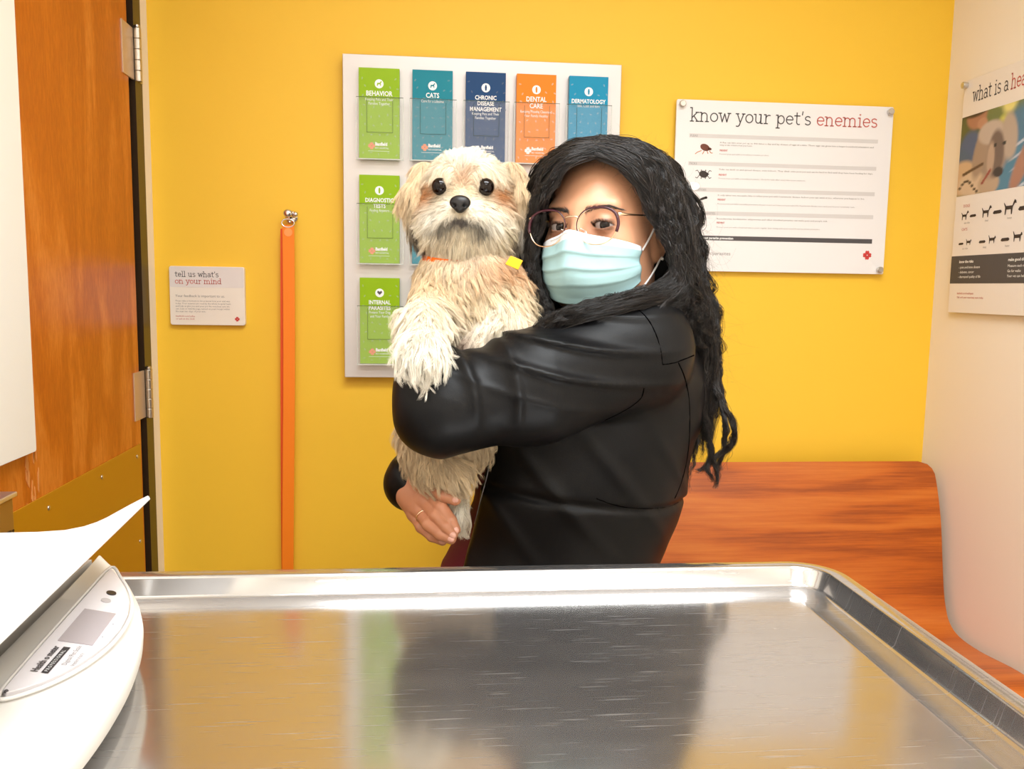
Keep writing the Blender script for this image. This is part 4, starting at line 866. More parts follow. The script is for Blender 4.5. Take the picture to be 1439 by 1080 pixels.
V, Fq = nets(lambda p: smax(torso(p)+.003-.003*vnoise(p, 30, 4)-.004*np.exp(-3*(1-np.sin(70*(p[..., 0]+.5*p[..., 2])+vnoise(p, 9, 6)*2)))*(p[..., 2] < 1.08), .78-p[..., 2], .01), (-.03, 1.05, .75), (.46, 1.56, 1.27), .005)
np_mesh('scrub_top', V, Fq, MAR, per)
V, Fq = nets(lambda p: smax(sunion([legs(p)-.004-.004*vnoise(p, 18, 2), ell(p, (.18, 1.27, .82), (.14, .155, .09), TM)], .03), smax(p[..., 2]-.86, .05-p[..., 2], .005), .004), (-.05, 1.0, .04), (.40, 1.56, .88), .008)
np_mesh('trousers', V, Fq, MAR, per)
SHOE = mat('black clog rubber', srgb(28, 28, 30), .5)
for a, b_, c in LEGS:
    V, Fq = nets(lambda p: smax(sunion([rc(p, (c[0], c[1], .04), (c[0]-.14, c[1]-.05, .03), .042, .04), rc(p, (c[0]+.01, c[1], .07), (c[0]+.01, c[1], .04), .04, .042)], .02), .004-p[..., 2], .004), (c[0]-.21, c[1]-.12, 0), (c[0]+.08, c[1]+.08, .13), .006)
    np_mesh('shoe', V, Fq, SHOE, per)
# ------------------------------------------------------------------ face mask
MASKM = colmat('pleated mask fabric', .7, Subsurface_Weight=0.0); add_noise_bump(MASKM, 1400, .15, .0003)
nu, nv = 71, 61; V = []; C_ = []
for j in range(nv):
    s_ = j/(nv-1)
    for i in range(nu):
        t = -1+2*i/(nu-1); a = radians(78)*t; top = -.0115-.016*abs(t)**1.3+.004*math.exp(-(t/.16)**2); bot = -.102+.030*abs(t)**2.2
        z = top+(bot-top)*s_; x = .0705*sin(a)*(1-.10*s_*(1-abs(t))*1.0)-.0; y = -.022-.083*max(cos(a), 0)**.9
        y -= .0135*math.exp(-(x/.017)**2)*max(0, 1-s_*1.1)**.6*(1 if s_ > .02 else .8); y -= .006*sin(pi*min(1, s_*1.15))*cos(a); y += .028*max(0, s_-.62)**1.3*cos(a)*2
        pl = 0
        for k, s0 in enumerate((.30, .53, .76)):
            q = (s_-s0+.018*(1-t*t)); pl += .0034*(math.exp(q/.09) if q < 0 else math.exp(-q/.012))*(1-.6*abs(t)**3)
        y -= pl; y -= .0012*sin(9*t+5*s_)*(1-abs(t)); x *= 1+.02*sin(12*s_)*abs(t)**4
        V.append(HL(x, y, z)); 
        wht = s_ < .13
        C_.append(srgb(230, 232, 238)[:3] if wht else srgb(166, 203, 208)[:3])
V = np.array(V); Fq = [(j*nu+i, (j+1)*nu+i, (j+1)*nu+i+1, j*nu+i+1) for j in range(nv-1) for i in range(nu-1)]
mk = np_mesh('face_mask', V, Fq, MASKM, per, np.array(C_)); md = mk.modifiers.new('s', 'SOLIDIFY'); md.thickness = .0012; md.offset = 1
LOOPM = mat('white elastic', srgb(244, 242, 242), .6)
for s_ in (1, -1):
    MB().tube(smooth_path([HL(s_*.0685, -.034, -.032), HL(s_*.073, -.02, -.016), HL(s_*.0775, -.004, .004), HL(s_*.081, .012, .018), HL(s_*.082, .026, .012), HL(s_*.08, .031, -.01), HL(s_*.078, .022, -.032), HL(s_*.078, .004, -.047), HL(s_*.074, -.016, -.066), HL(s_*.0665, -.036, -.086)], 6), .0014, 8).build('ear_loop', LOOPM, mk, smooth=True)
MB().tube([V[2*nu+i]-HM[:, 1]*.0012 for i in range(22, 49)], .0011, 6).build('nose_wire', LOOPM, mk, smooth=True)
# ------------------------------------------------------------------ glasses
gls = MB(); BURG = mat('burgundy acetate', srgb(64, 22, 34), .15)
def lens_pt(s_, a, gx=0, grow=1.0):
    cx = s_*.0355; n_ = 2.5; ca, sa = cos(a), sin(a); x = .0265*grow*math.copysign(abs(ca)**(2/n_), ca); z = (.0215 if sa > 0 else .0245)*grow*math.copysign(abs(sa)**(2/(n_-.3)), sa)
    x = cx+x*(1-.10*(z < 0)*(abs(z)/.024)); return x, z-.0025
def gl3(x, z, dy=0): return HL(x, -.1105+1.35*x*x+dy+.10*z, z)
fr = None
for s_ in (-1, 1):
    rim = [gl3(*lens_pt(s_, 2*pi*k/56)) for k in range(56)]
    o = MB().tube(rim, .00085, 8, True).build('rim', GOLD, None, smooth=True)
    if fr is None: fr = o; fr.name = 'glasses'; fr.parent = per; fr.matrix_parent_inverse = Matrix.Translation(-Vector(per.location))
    else: o.parent = fr
    arc_ = [k for k in range(-3, 32)] if s_ > 0 else [k for k in range(-4, 31)]
    w = [.0009+.0012*max(0, (cos(2*pi*k/56) if s_ > 0 else -cos(2*pi*k/56))*.5+.5) for k in arc_]
    MB().tube([gl3(*lens_pt(s_, 2*pi*k/56, 0, 1.03), -.0004) for k in arc_], w, 8).build('brow_bar', BURG, fr, smooth=True)
    ln = MB(); q = [gl3(*lens_pt(s_, 2*pi*k/56, 0, .98)) for k in range(56)]; ln.add(q+[p_+HM[:, 1]*.0012 for p_ in q], [tuple(range(56)), tuple(range(56, 112))[::-1]])
    LN_ = mat('thin clear lens', (0, 0, 0), .02); LN_.node_tree.nodes['Principled BSDF'].inputs['Alpha'].default_value = .02; ln.build('lens', LN_, fr)
    hx, hz = s_*.0635, .0105
    MB().tube([gl3(hx-s_*.002, hz), HL(hx+s_*.002, -.093, hz), HL(s_*.068, -.088, hz), HL(s_*.0745, -.045, .0125), HL(s_*.078, -.005, .014), HL(s_*.079, .012, .010), HL(s_*.078, .03, -.008)], [.0021, .0021, .0014, .0011, .0011, .0013, .0014], 8).build('temple', GOLD, fr, smooth=True)
    MB().tube([gl3(s_*.0135, -.006), HL(s_*.0125, -.094, -.008), HL(s_*.0118, -.092, -.012)], .0006, 6).sphere(HL(s_*.0115, -.091, -.0125), (.0022, .003, .005)).build('nose_pad', mat('clear silicone', (.9, .85, .8), .2), fr, smooth=True)
MB().tube([gl3(-.0105, .0075, 0), HL(-.006, -.1102, .0095), HL(0, -.111, .010), HL(.006, -.1102, .0095), gl3(.0105, .0075, 0)], .0012, 8).build('bridge', GOLD, fr, smooth=True)
MB().sphere(HL(.082, .008, -.042), .0022, 12, 8).build('earring', mat('pearl stud', (.95, .93, .9), .15), per, smooth=True)
# ------------------------------------------------------------------ hair
def scalp(p):
    q = toH(p); d = ell(q, (0, .016, .032), (.081, .099, .088)); d = smin(d, ell(q, (0, .045, -.03), (.078, .07, .095)), .03)
    d = smax(d, -ell(q, (0, -.135, .006), (.096, .130, .108)), .008); d = smax(d, -ell(q, (.090, -.042, .0), (.040, .058, .088)), .008)
    return smax(d, -ell(q, (-.082, -.035, -.045), (.034, .042, .05)), .008)
UND = mat('dark hair mass', srgb(15, 10, 8), .7)
V, Fq = nets(scalp, HO-np.array([.13, .13, .16]), HO+np.array([.13, .15, .14]), .0025)
hr = np_mesh('hair', V, Fq, UND, per)
def cat(ctrl, t):
    """Catmull-Rom through ctrl (..., K, 3) at parameters t (M,)"""
    K = ctrl.shape[-2]; x = np.clip(t*(K-1), 0, K-1-1e-6); i = x.astype(int); f = (x-i)[:, None]; g = lambda k: ctrl[..., np.clip(i+k, 0, K-1), :]
    p0, p1, p2, p3 = g(-1), g(0), g(1), g(2); return .5*(2*p1+(p2-p0)*f+(2*p0-5*p1+4*p2-p3)*f*f+(3*p1-p0-3*p2+p3)*f**3)
hpts, hrad, hcol = [], [], []
def sheet(guides, n, M=26, thick=.006, wave=.0025, wl=.028, clumps=40, seed=0, tight=.93, lens=(.75, 1.0), rad=.00036):
    n = int(n*.42); clumps = int(clumps*1.15); wave *= 1.9; wl *= .78
    """strands running along a family of guide curves, gathered into wavy clumps"""
    r = np.random.default_rng(seed); fx = lambda x, y, Y: (x-8*min(1, max(0, (x-925)/25))*min(1, max(0, (y-200)/30))*min(1, max(0, (430-y)/40)), y, Y)
    G = np.array([[P(*fx(*q)) for q in g] for g in guides]); t = np.linspace(0, 1, M)
    C1 = np.stack([cat(g, t) for g in G])               # guides x M x 3
    def at_(s):                                          # s in 0..1 across the sheet
        x = np.clip(s*(len(G)-1), 0, len(G)-1-1e-6); i = x.astype(int); f = (x-i)[:, None, None]; f = f*f*(3-2*f) if len(G) > 2 else f; return C1[i]*(1-f)+C1[np.minimum(i+1, len(G)-1)]*f
    cs = r.random(clumps); cc = at_(cs)+r.normal(size=(clumps, 1, 3)).clip(-1.1, 1.1)*thick*.8; L = np.linalg.norm(np.diff(cc, axis=1), axis=2); S = np.concatenate([np.zeros((clumps, 1)), np.cumsum(L, 1)], 1)
    ph = r.uniform(0, 6.28, clumps)[:, None]; w_ = wl*r.uniform(.75, 1.3, clumps)[:, None]; am = wave*r.uniform(.5, 1.5, clumps)[:, None]*np.minimum(1, .25+S/.02)
    e1 = r.normal(size=(clumps, 3)); e1 /= np.linalg.norm(e1, axis=1, keepdims=True); e2 = np.cross(e1, r.normal(size=(clumps, 3))); e2 /= np.linalg.norm(e2, axis=1, keepdims=True)
    cc = cc+(am*np.sin(S/w_*6.28+ph))[..., None]*e1[:, None]+(am*np.cos(S/w_*6.28+ph))[..., None]*e2[:, None]
    s = r.random(n); k = np.argmin(np.abs(s[:, None]-cs[None])+r.random((n, clumps))*.5/clumps, 1); own = at_(s)+r.normal(size=(n, 1, 3)).clip(-1.4, 1.4)*thick*.6
    g_ = tight*np.minimum(1, (t/.25))[None, :, None]; loose = r.random((n, 1, 1)) < .07; g_ = np.where(loose, g_*.55, g_)
    off = r.normal(size=(n, 1, 3))*.0012; ps = r.uniform(0, 6.28, (n, 1)); mini = np.stack([np.sin(t[None]*r.uniform(20, 60, (n, 1))+ps), np.cos(t[None]*r.uniform(20, 60, (n, 1))+ps*2), np.sin(t[None]*17+ps*3)], -1)*.0017
    pts = own*(1-g_)+cc[k]*g_+off+mini+np.where(loose, .004, 0)*np.cumsum(r.normal(size=(n, M, 3)), 1)*.18*t[None, :, None]
    e = r.uniform(*lens, (n, 1)); tt = t[None]*e; i = np.clip((tt*(M-1)).astype(int), 0, M-2); f = (tt*(M-1)-i)[..., None]; rows = np.arange(n)[:, None]; pts = pts[rows, i]*(1-f)+pts[rows, i+1]*f
    rr = rad*(1-.65*t)[None]*r.uniform(.7, 1.2, (n, 1))
    if M != 26:
        u = np.linspace(0, M-1, 26); i = np.minimum(u.astype(int), M-2); f = (u-i)[None, :, None]; pts = pts[:, i]*(1-f)+pts[:, i+1]*f; rr = rr[:, i]
    hpts.append(pts.astype(np.float32)); hrad.append(rr.astype(np.float32))
    kc = r.random(clumps)**3; v_ = (.25+1.6*kc[k]+3.2*r.random(n)**6)[:, None]; hcol.append(np.array([[.0085, .0058, .005]])*v_+np.array([[.006, .006, .007]])*kc[k][:, None])  # random clump tones; the grey lift paints shading and highlights into the strands
# her left side (towards us): from the parting down over the ear, forward over the shoulder
RS = [
 [(836, 215, 1.098), (872, 231, 1.085), (897, 258, 1.083), (913, 290, 1.087), (926, 316, 1.089), (944, 336, 1.09), (956, 362, 1.09), (955, 388, 1.086), (915, 409, 1.075), (868, 424, 1.055), (815, 437, 1.045), (765, 458, 1.06)],
 [(840, 209, 1.105), (882, 217, 1.09), (910, 242, 1.085), (927, 280, 1.087), (940, 312, 1.087), (954, 340, 1.085), (964, 372, 1.083), (962, 402, 1.083), (935, 418, 1.075), (890, 428, 1.055), (835, 440, 1.045), (778, 462, 1.06)],
 [(845, 206, 1.12), (885, 210, 1.10), (918, 228, 1.093), (938, 268, 1.09), (950, 310, 1.088), (960, 350, 1.088), (970, 390, 1.095), (976, 425, 1.11), (980, 450, 1.13), (984, 480, 1.15), (988, 510, 1.17), (988, 545, 1.18)],
 [(848, 203, 1.14), (893, 207, 1.12), (929, 231, 1.11), (953, 265, 1.105), (966, 310, 1.105), (974, 350, 1.11), (980, 392, 1.12), (986, 430, 1.135), (992, 465, 1.15), (996, 500, 1.17), (998, 540, 1.18), (994, 585, 1.19)]]
sheet(RS[:2], 5500, thick=.005, wave=.0025, wl=.024, clumps=80, seed=1, lens=(.6, 1.0)); sheet(RS[1:3], 6500, thick=.006, wave=.0035, wl=.028, clumps=70, seed=2); sheet(RS[2:], 7500, thick=.008, wave=.004, wl=.032, clumps=70, seed=3)
BK = [RS[3], [(850, 203, 1.18), (898, 209, 1.18), (939, 234, 1.19), (968, 272, 1.2), (981, 320, 1.2), (986, 362, 1.2), (992, 402, 1.2), (998, 440, 1.2), (1000, 480, 1.2), (1001, 520, 1.2), (1000, 555, 1.2), (990, 600, 1.2)],
      [(850, 203, 1.22), (895, 212, 1.25), (935, 235, 1.27), (958, 285, 1.28), (968, 335, 1.28), (975, 380, 1.27), (985, 425, 1.25), (992, 470, 1.24), (995, 510, 1.23), (998, 550, 1.22), (996, 590, 1.22), (985, 640, 1.21)]]
sheet(BK, 9000, thick=.01, wave=.0045, wl=.036, clumps=80, seed=4)
sheet([BK[2], [(845, 205, 1.25), (860, 215, 1.30), (880, 250, 1.315), (890, 300, 1.315), (895, 350, 1.31), (905, 400, 1.30), (920, 440, 1.29), (940, 480, 1.28), (955, 520, 1.27), (965, 560, 1.26), (968, 600, 1.25), (965, 640, 1.25)]], 4000, thick=.012, wave=.004, clumps=40, seed=5)
# her right side (away from us)
LS = [[(832, 215, 1.096), (804, 224, 1.09), (780, 246, 1.10), (766, 275, 1.115), (757, 305, 1.13), (750, 340, 1.14), (749, 375, 1.14), (756, 405, 1.14), (768, 430, 1.13), (770, 448, 1.115), (762, 462, 1.10), (750, 475, 1.09)],
      [(838, 208, 1.11), (803, 213, 1.11), (775, 228, 1.13), (757, 262, 1.15), (748, 300, 1.16), (743, 340, 1.165), (743, 378, 1.165), (748, 412, 1.16), (755, 440, 1.15), (757, 460, 1.13), (750, 475, 1.11), (742, 486, 1.10)],
      [(843, 204, 1.14), (805, 208, 1.15), (776, 226, 1.17), (755, 255, 1.185), (746, 298, 1.19), (741, 340, 1.19), (741, 380, 1.19), (745, 420, 1.185), (750, 450, 1.18), (752, 475, 1.17), (750, 495, 1.16), (748, 510, 1.15)],
      [(847, 203, 1.2), (815, 209, 1.24), (790, 225, 1.27), (778, 265, 1.29), (773, 310, 1.29), (772, 350, 1.29), (775, 390, 1.28), (780, 430, 1.27), (785, 460, 1.26), (790, 480, 1.26), (795, 500, 1.26), (800, 520, 1.26)]]
sheet(LS[:3], 8500, thick=.006, wave=.0025, wl=.03, clumps=90, seed=6); sheet(LS[2:], 4500, thick=.01, wave=.003, clumps=50, seed=7)
# tips trailing over the near shoulder towards the dog
sheet([[(905, 405, 1.07), (870, 415, 1.06), (835, 422, 1.052), (800, 434, 1.05), (768, 448, 1.06), (742, 468, 1.075)], [(915, 418, 1.065), (875, 428, 1.053), (838, 436, 1.046), (800, 448, 1.047), (770, 462, 1.055), (748, 478, 1.068)]], 1500, thick=.004, wave=.002, clumps=26, seed=8, lens=(.5, 1.))
# long loose curls hanging down her back
LK = [[(990, 430, 1.16), (1000, 470, 1.17), (1004, 510, 1.18), (994, 550, 1.18), (990, 590, 1.18), (1000, 640, 1.18), (1007, 665, 1.18), (1004, 688, 1.18)],
      [(985, 440, 1.17), (996, 480, 1.18), (1004, 520, 1.18), (1006, 548, 1.17), (1019, 575, 1.16), (1031, 602, 1.16), (1026, 626, 1.17), (1004, 643, 1.18), (988, 658, 1.19), (974, 662, 1.19)],
      [(980, 460, 1.16), (990, 500, 1.16), (988, 540, 1.165), (986, 570, 1.17), (993, 600, 1.175), (997, 630, 1.18), (992, 660, 1.18), (1001, 678, 1.18)],
      [(985, 450, 1.2), (1003, 500, 1.2), (1010, 540, 1.2), (1014, 575, 1.2), (1018, 600, 1.19), (1016, 630, 1.19), (1008, 655, 1.19), (1000, 672, 1.19)],
      [(975, 560, 1.19), (980, 600, 1.19), (975, 640, 1.19), (968, 665, 1.19), (966, 690, 1.19)]]
for i, g in enumerate(LK): sheet([g, [(x+3, y, Y+.006) for x, y, Y in g]], 420 if i < 4 else 60, M=40, thick=.0012, wave=.0015, wl=.05, clumps=4, seed=20+i, tight=.75, lens=(.75, 1.))
# curly bits along the hairline and flyaways
r = np.random.default_rng(31); fl = []
for i in range(1500):      # baby hairs along the hairline
    s_ = 1 if r.random() < .5 else -1; g = RS[0] if s_ > 0 else LS[0]; c = cat(np.array([P(*q) for q in g]), np.array([r.random()*.38]))[0]+r.normal(size=3)*.0025
    f0 = HL(0, -.10, .045)-c; f0 /= np.linalg.norm(f0); tn = cat(np.array([P(*q) for q in g]), np.array([.42]))[0]-c; tn /= np.linalg.norm(tn)+1e-6; d = tn+f0*r.uniform(-.1, .7)+r.normal(size=3)*.35; L_ = r.uniform(.008, .022); q = [c]; w = r.normal(size=3)*1.4
    for m_ in range(25): d = d+np.cross(w, d)*.10; d /= np.linalg.norm(d); q.append(q[-1]+d*L_/25)
    fl.append(q)
for i in range(1100):
    t = r.random(); k = r.integers(0, 4); g = (RS[2], RS[3], BK[1], LS[2])[k]; c = cat(np.array([P(*q) for q in g]), np.array([t*.8]))[0]; o_ = c-HL(0, .02, .0); o_[2] *= .6; o_ /= np.linalg.norm(o_)
    d = o_*r.uniform(.4, 1)+r.normal(size=3)*.5+np.array([0, 0, -.5*t]); L_ = r.uniform(.008, .035); q = [c]; 
    w = r.normal(size=3)*.8
    for m_ in range(25): d = d+np.cross(w, d)*.12+np.array([0, 0, -.03]); d /= np.linalg.norm(d); q.append(q[-1]+d*L_/25)
    fl.append(q)
for i in range(170):      # long wisps standing off her back
    k = r.integers(0, 2); g = (BK[0], BK[1])[k]; c = cat(np.array([P(*q) for q in g]), np.array([.35+.5*r.random()]))[0]; d = np.array([.8, r.normal()*.3, -.5+r.normal()*.5]); L_ = r.uniform(.03, .09); q = [c]; w = r.normal(size=3)
    for m_ in range(25): d = d/np.linalg.norm(d); d = d+np.cross(w, d)*.10+np.array([-.01, 0, -.07]); d /= np.linalg.norm(d); q.append(q[-1]+d*L_/25)
    fl.append(q)
hpts.append(np.array(fl, np.float32)); hrad.append(np.tile(np.linspace(.00007, .00003, 26, dtype=np.float32), (len(fl), 1)))
hcol.append(np.tile([[.012, .009, .008]], (len(fl), 1)))
HST = colmat('dark brown curly hair', .3, Specular_IOR_Level=.5)
hairs('hair_strands', np.concatenate(hpts), np.concatenate(hrad), np.concatenate(hcol), HST, hr)
# ================================================================== DOG
dg_ = empty('dog', (.0, 1.17, .95), label='small cream shaggy dog with floppy ears held upright in the woman\'s arms', cat='dog')
DO = P(655, 283, 1.17); dy = radians(8); DM = np.array([[cos(dy), sin(dy), 0], [-sin(dy), cos(dy), 0], [0, 0, 1]], np.float32)
_t = radians(6); DM = (DM @ np.array([[1, 0, 0], [0, cos(_t), -sin(_t)], [0, sin(_t), cos(_t)]])).astype(np.float32)
def DL(x, y, z): return DO+DM @ np.array([x, y, z])
DEY = [(-.0295, -.0415, .019), (.0295, -.0415, .019)]
def dhead(p):
    q = (p-DO.astype(np.float32)) @ DM; ax = q.copy(); ax[..., 0] = np.abs(ax[..., 0])
    d = sunion([ell(q, (0, .004, .012), (.056, .056, .053)), ell(ax, (.027, -.016, -.026), (.034, .034, .034)), ell(q, (0, -.048, -.020), (.029, .026, .021)), ell(q, (0, -.036, -.040), (.026, .026, .02))], .018)
    d = smin(d, ell(ax, (.012, -.06, -.024), (.015, .015, .013)), .008)
    d = smax(d, -ell(ax, (.0295, -.058, .019), (.0105, .013, .0095)), .006)
    return d
def dear(p):
    return np.minimum(smin(rc(p, P(597, 240, 1.185), P(583, 275, 1.178), .012, .014), rc(p, P(583, 275, 1.178), P(591, 318, 1.168), .014, .011), .012), smin(rc(p, P(717, 240, 1.185), P(731, 275, 1.178), .012, .014), rc(p, P(731, 275, 1.178), P(729, 322, 1.17), .014, .011), .012))
def dbody(p):
    d = sunion([rc(p, P(657, 335, 1.185), P(660, 405, 1.185), .046, .06), rc(p, P(660, 405, 1.19), P(632, 600, 1.185), .068, .058), ell(p, P(667, 440, 1.17), (.068, .055, .08)), ell(p, P(614, 608, 1.185), (.046, .05, .042)),
                rc(p, P(620, 425, 1.165), P(597, 455, 1.10), .032, .024), rc(p, P(597, 455, 1.10), P(594, 493, 1.036), .022, .018), rc(p, P(594, 493, 1.036), P(598, 507, 1.020), .018, .017),
                rc(p, P(715, 415, 1.16), P(712, 470, 1.115), .034, .028), rc(p, P(712, 470, 1.115), P(668, 492, 1.10), .026, .018)], .022)
    d = smin(d, smin(rc(p, P(600, 635, 1.17), P(612, 655, 1.145), .030, .024), rc(p, P(612, 655, 1.145), P(640, 664, 1.125), .024, .019), .01), .015)
    return smin(d, rc(p, P(640, 685, 1.165), P(646, 728, 1.15), .012, .009), .01)
def dog_s(p): return sunion([smin(dhead(p), dbody(p), .02), dear(p)], .008)
CRM, WHT, TAN, OR_, GRY, DRK, PNK = [np.array(srgb(*c)[:3], np.float32) for c in ((244, 226, 194), (254, 248, 236), (230, 194, 146), (196, 128, 70), (150, 142, 130), (66, 58, 54), (136, 100, 90))]
def gs(q, c, r_): return np.exp(-(((q-np.array(c, np.float32))/np.array(r_, np.float32))**2).sum(-1))[..., None]
def dog_col(V):
    q = (V-DO.astype(np.float32)) @ DM; ax = q.copy(); ax[:, 0] = np.abs(ax[:, 0]); c = np.tile(CRM, (len(V), 1))
    def mx(m, col): nonlocal c; m = np.clip(m, 0, 1); c = c*(1-m)+col*m
    px_ = V @ R_; below = np.clip((DO[2]-.075-V[:, 2])/.03, 0, 1)[:, None]
    mx(below*(.35+.35*vnoise(V, 26, 3)[:, None]), TAN)
    hd = 1-below
    mx(hd*gs(ax, (0, -.03, .06), (.022, .06, .03))*1.0, WHT); mx(hd*gs(ax, (.03, .0, .055), (.04, .06, .025))*.6, WHT)
    mx(hd*gs(ax, (.045, -.033, .008), (.011, .03, .019))*.95, OR_); mx(hd*gs(ax, (0, -.05, .028), (.012, .03, .012))*.6, OR_); mx(hd*gs(ax, (.025, -.05, .042), (.02, .03, .010))*.45, TAN)
    mx(hd*gs(ax, (.03, -.05, -.02), (.022, .04, .016))*.9, WHT); mx(hd*gs(ax, (.018, -.07, -.004), (.01, .03, .012))*.7, WHT)
    mx(hd*gs(ax, (0, -.075, -.025), (.016, .03, .0065))*1.3, DRK*1.3); mx(hd*gs(ax, (.019, -.065, -.030), (.014, .03, .005))*1.0, GRY*.55); mx(hd*gs(ax, (0, -.05, -.06), (.04, .05, .02))*.5, WHT*.93); mx(hd*gs(ax, (.0295, -.055, .019), (.0125, .02, .0115))*1.2, DRK)
    e = np.clip(-dear(V)*1.0/.004+1.6, 0, 1)[:, None]; lo = np.clip((DO[2]+.012-V[:, 2])/.06, 0, 1)[:, None]; mx(e*.6, TAN*.95); mx(e*lo*.85, GRY*.75); mx(e*np.clip(lo-.55, 0, 1)*1.6, DRK); st = np.clip(vnoise(q*np.array([1, 1, .15], np.float32), 420, 21)*1.4, 0, 1)[:, None]; mx(e*lo*np.clip((.069-ax[:, :1])/.007, 0, 1)*.8, DRK); mx(e*lo*st*.8, WHT); mx(e*lo*np.clip(-vnoise(q*np.array([1, 1, .15], np.float32), 380, 22), 0, 1)[:, None]*.9, DRK)
    for s0, w_, k in ((P(590, 505, 1.03), .06, .9), (P(595, 450, 1.10), .035, .6), (P(700, 465, 1.11), .04, .8)): mx(gs(V, s0, (w_, w_, w_))*k, WHT)
    mx(gs(V, P(652, 488, 1.12), (.026, .05, .022))*1.2, PNK); mx(gs(V, P(700, 375, 1.15), (.05, .06, .018))*.7, OR_*1.1); mx(gs(V, P(610, 395, 1.15), (.03, .06, .03))*.5, TAN*.95)
    mx(gs(V, P(620, 645, 1.15), (.06, .06, .05))*.5, np.array(srgb(206, 172, 124)[:3])); mx(gs(V, P(640, 720, 1.15), (.02, .04, .04))*.9, WHT)
    return c
DFM = colmat('dog skin under fur', .8); V, Fq = nets(dog_s, P(560, 200, 1.17)-np.array([.03, .17, .56]), P(760, 200, 1.17)+np.array([.03, .12, .03]), .0032); print('dog', len(V))
dcol = dog_col(V)*.8; db = np_mesh('body', V, Fq, DFM, dg_, dcol)
NOSEM = mat('black wet nose', srgb(16, 14, 16), .42); add_noise_bump(NOSEM, 700, .3, .0006)
nz_ = lambda p: smax(sunion([ell((p-DO.astype(np.float32)) @ DM, (0, -.0765, -.001), (.0135, .009, .0095)), ell((p-DO.astype(np.float32)) @ DM, (0, -.078, -.008), (.006, .007, .006))], .005), -np.minimum(ell((p-DO.astype(np.float32)) @ DM, (-.0068, -.086, -.0045), (.0028, .006, .0022)), ell((p-DO.astype(np.float32)) @ DM, (.0068, -.086, -.0045), (.0028, .006, .0022))), .002)
V2, F2 = nets(nz_, DL(0, -.077, 0)-np.array([.02, .02, .022]), DL(0, -.077, 0)+np.array([.02, .02, .02]), .0009); np_mesh('nose', V2, F2, NOSEM, db)
DEM = mat('dark dog eye', srgb(20, 9, 6), .05, Specular_IOR_Level=.28)
for e in DEY: MB().sphere(DL(*e), .0117, 28, 18).build('eye', DEM, db, smooth=True)
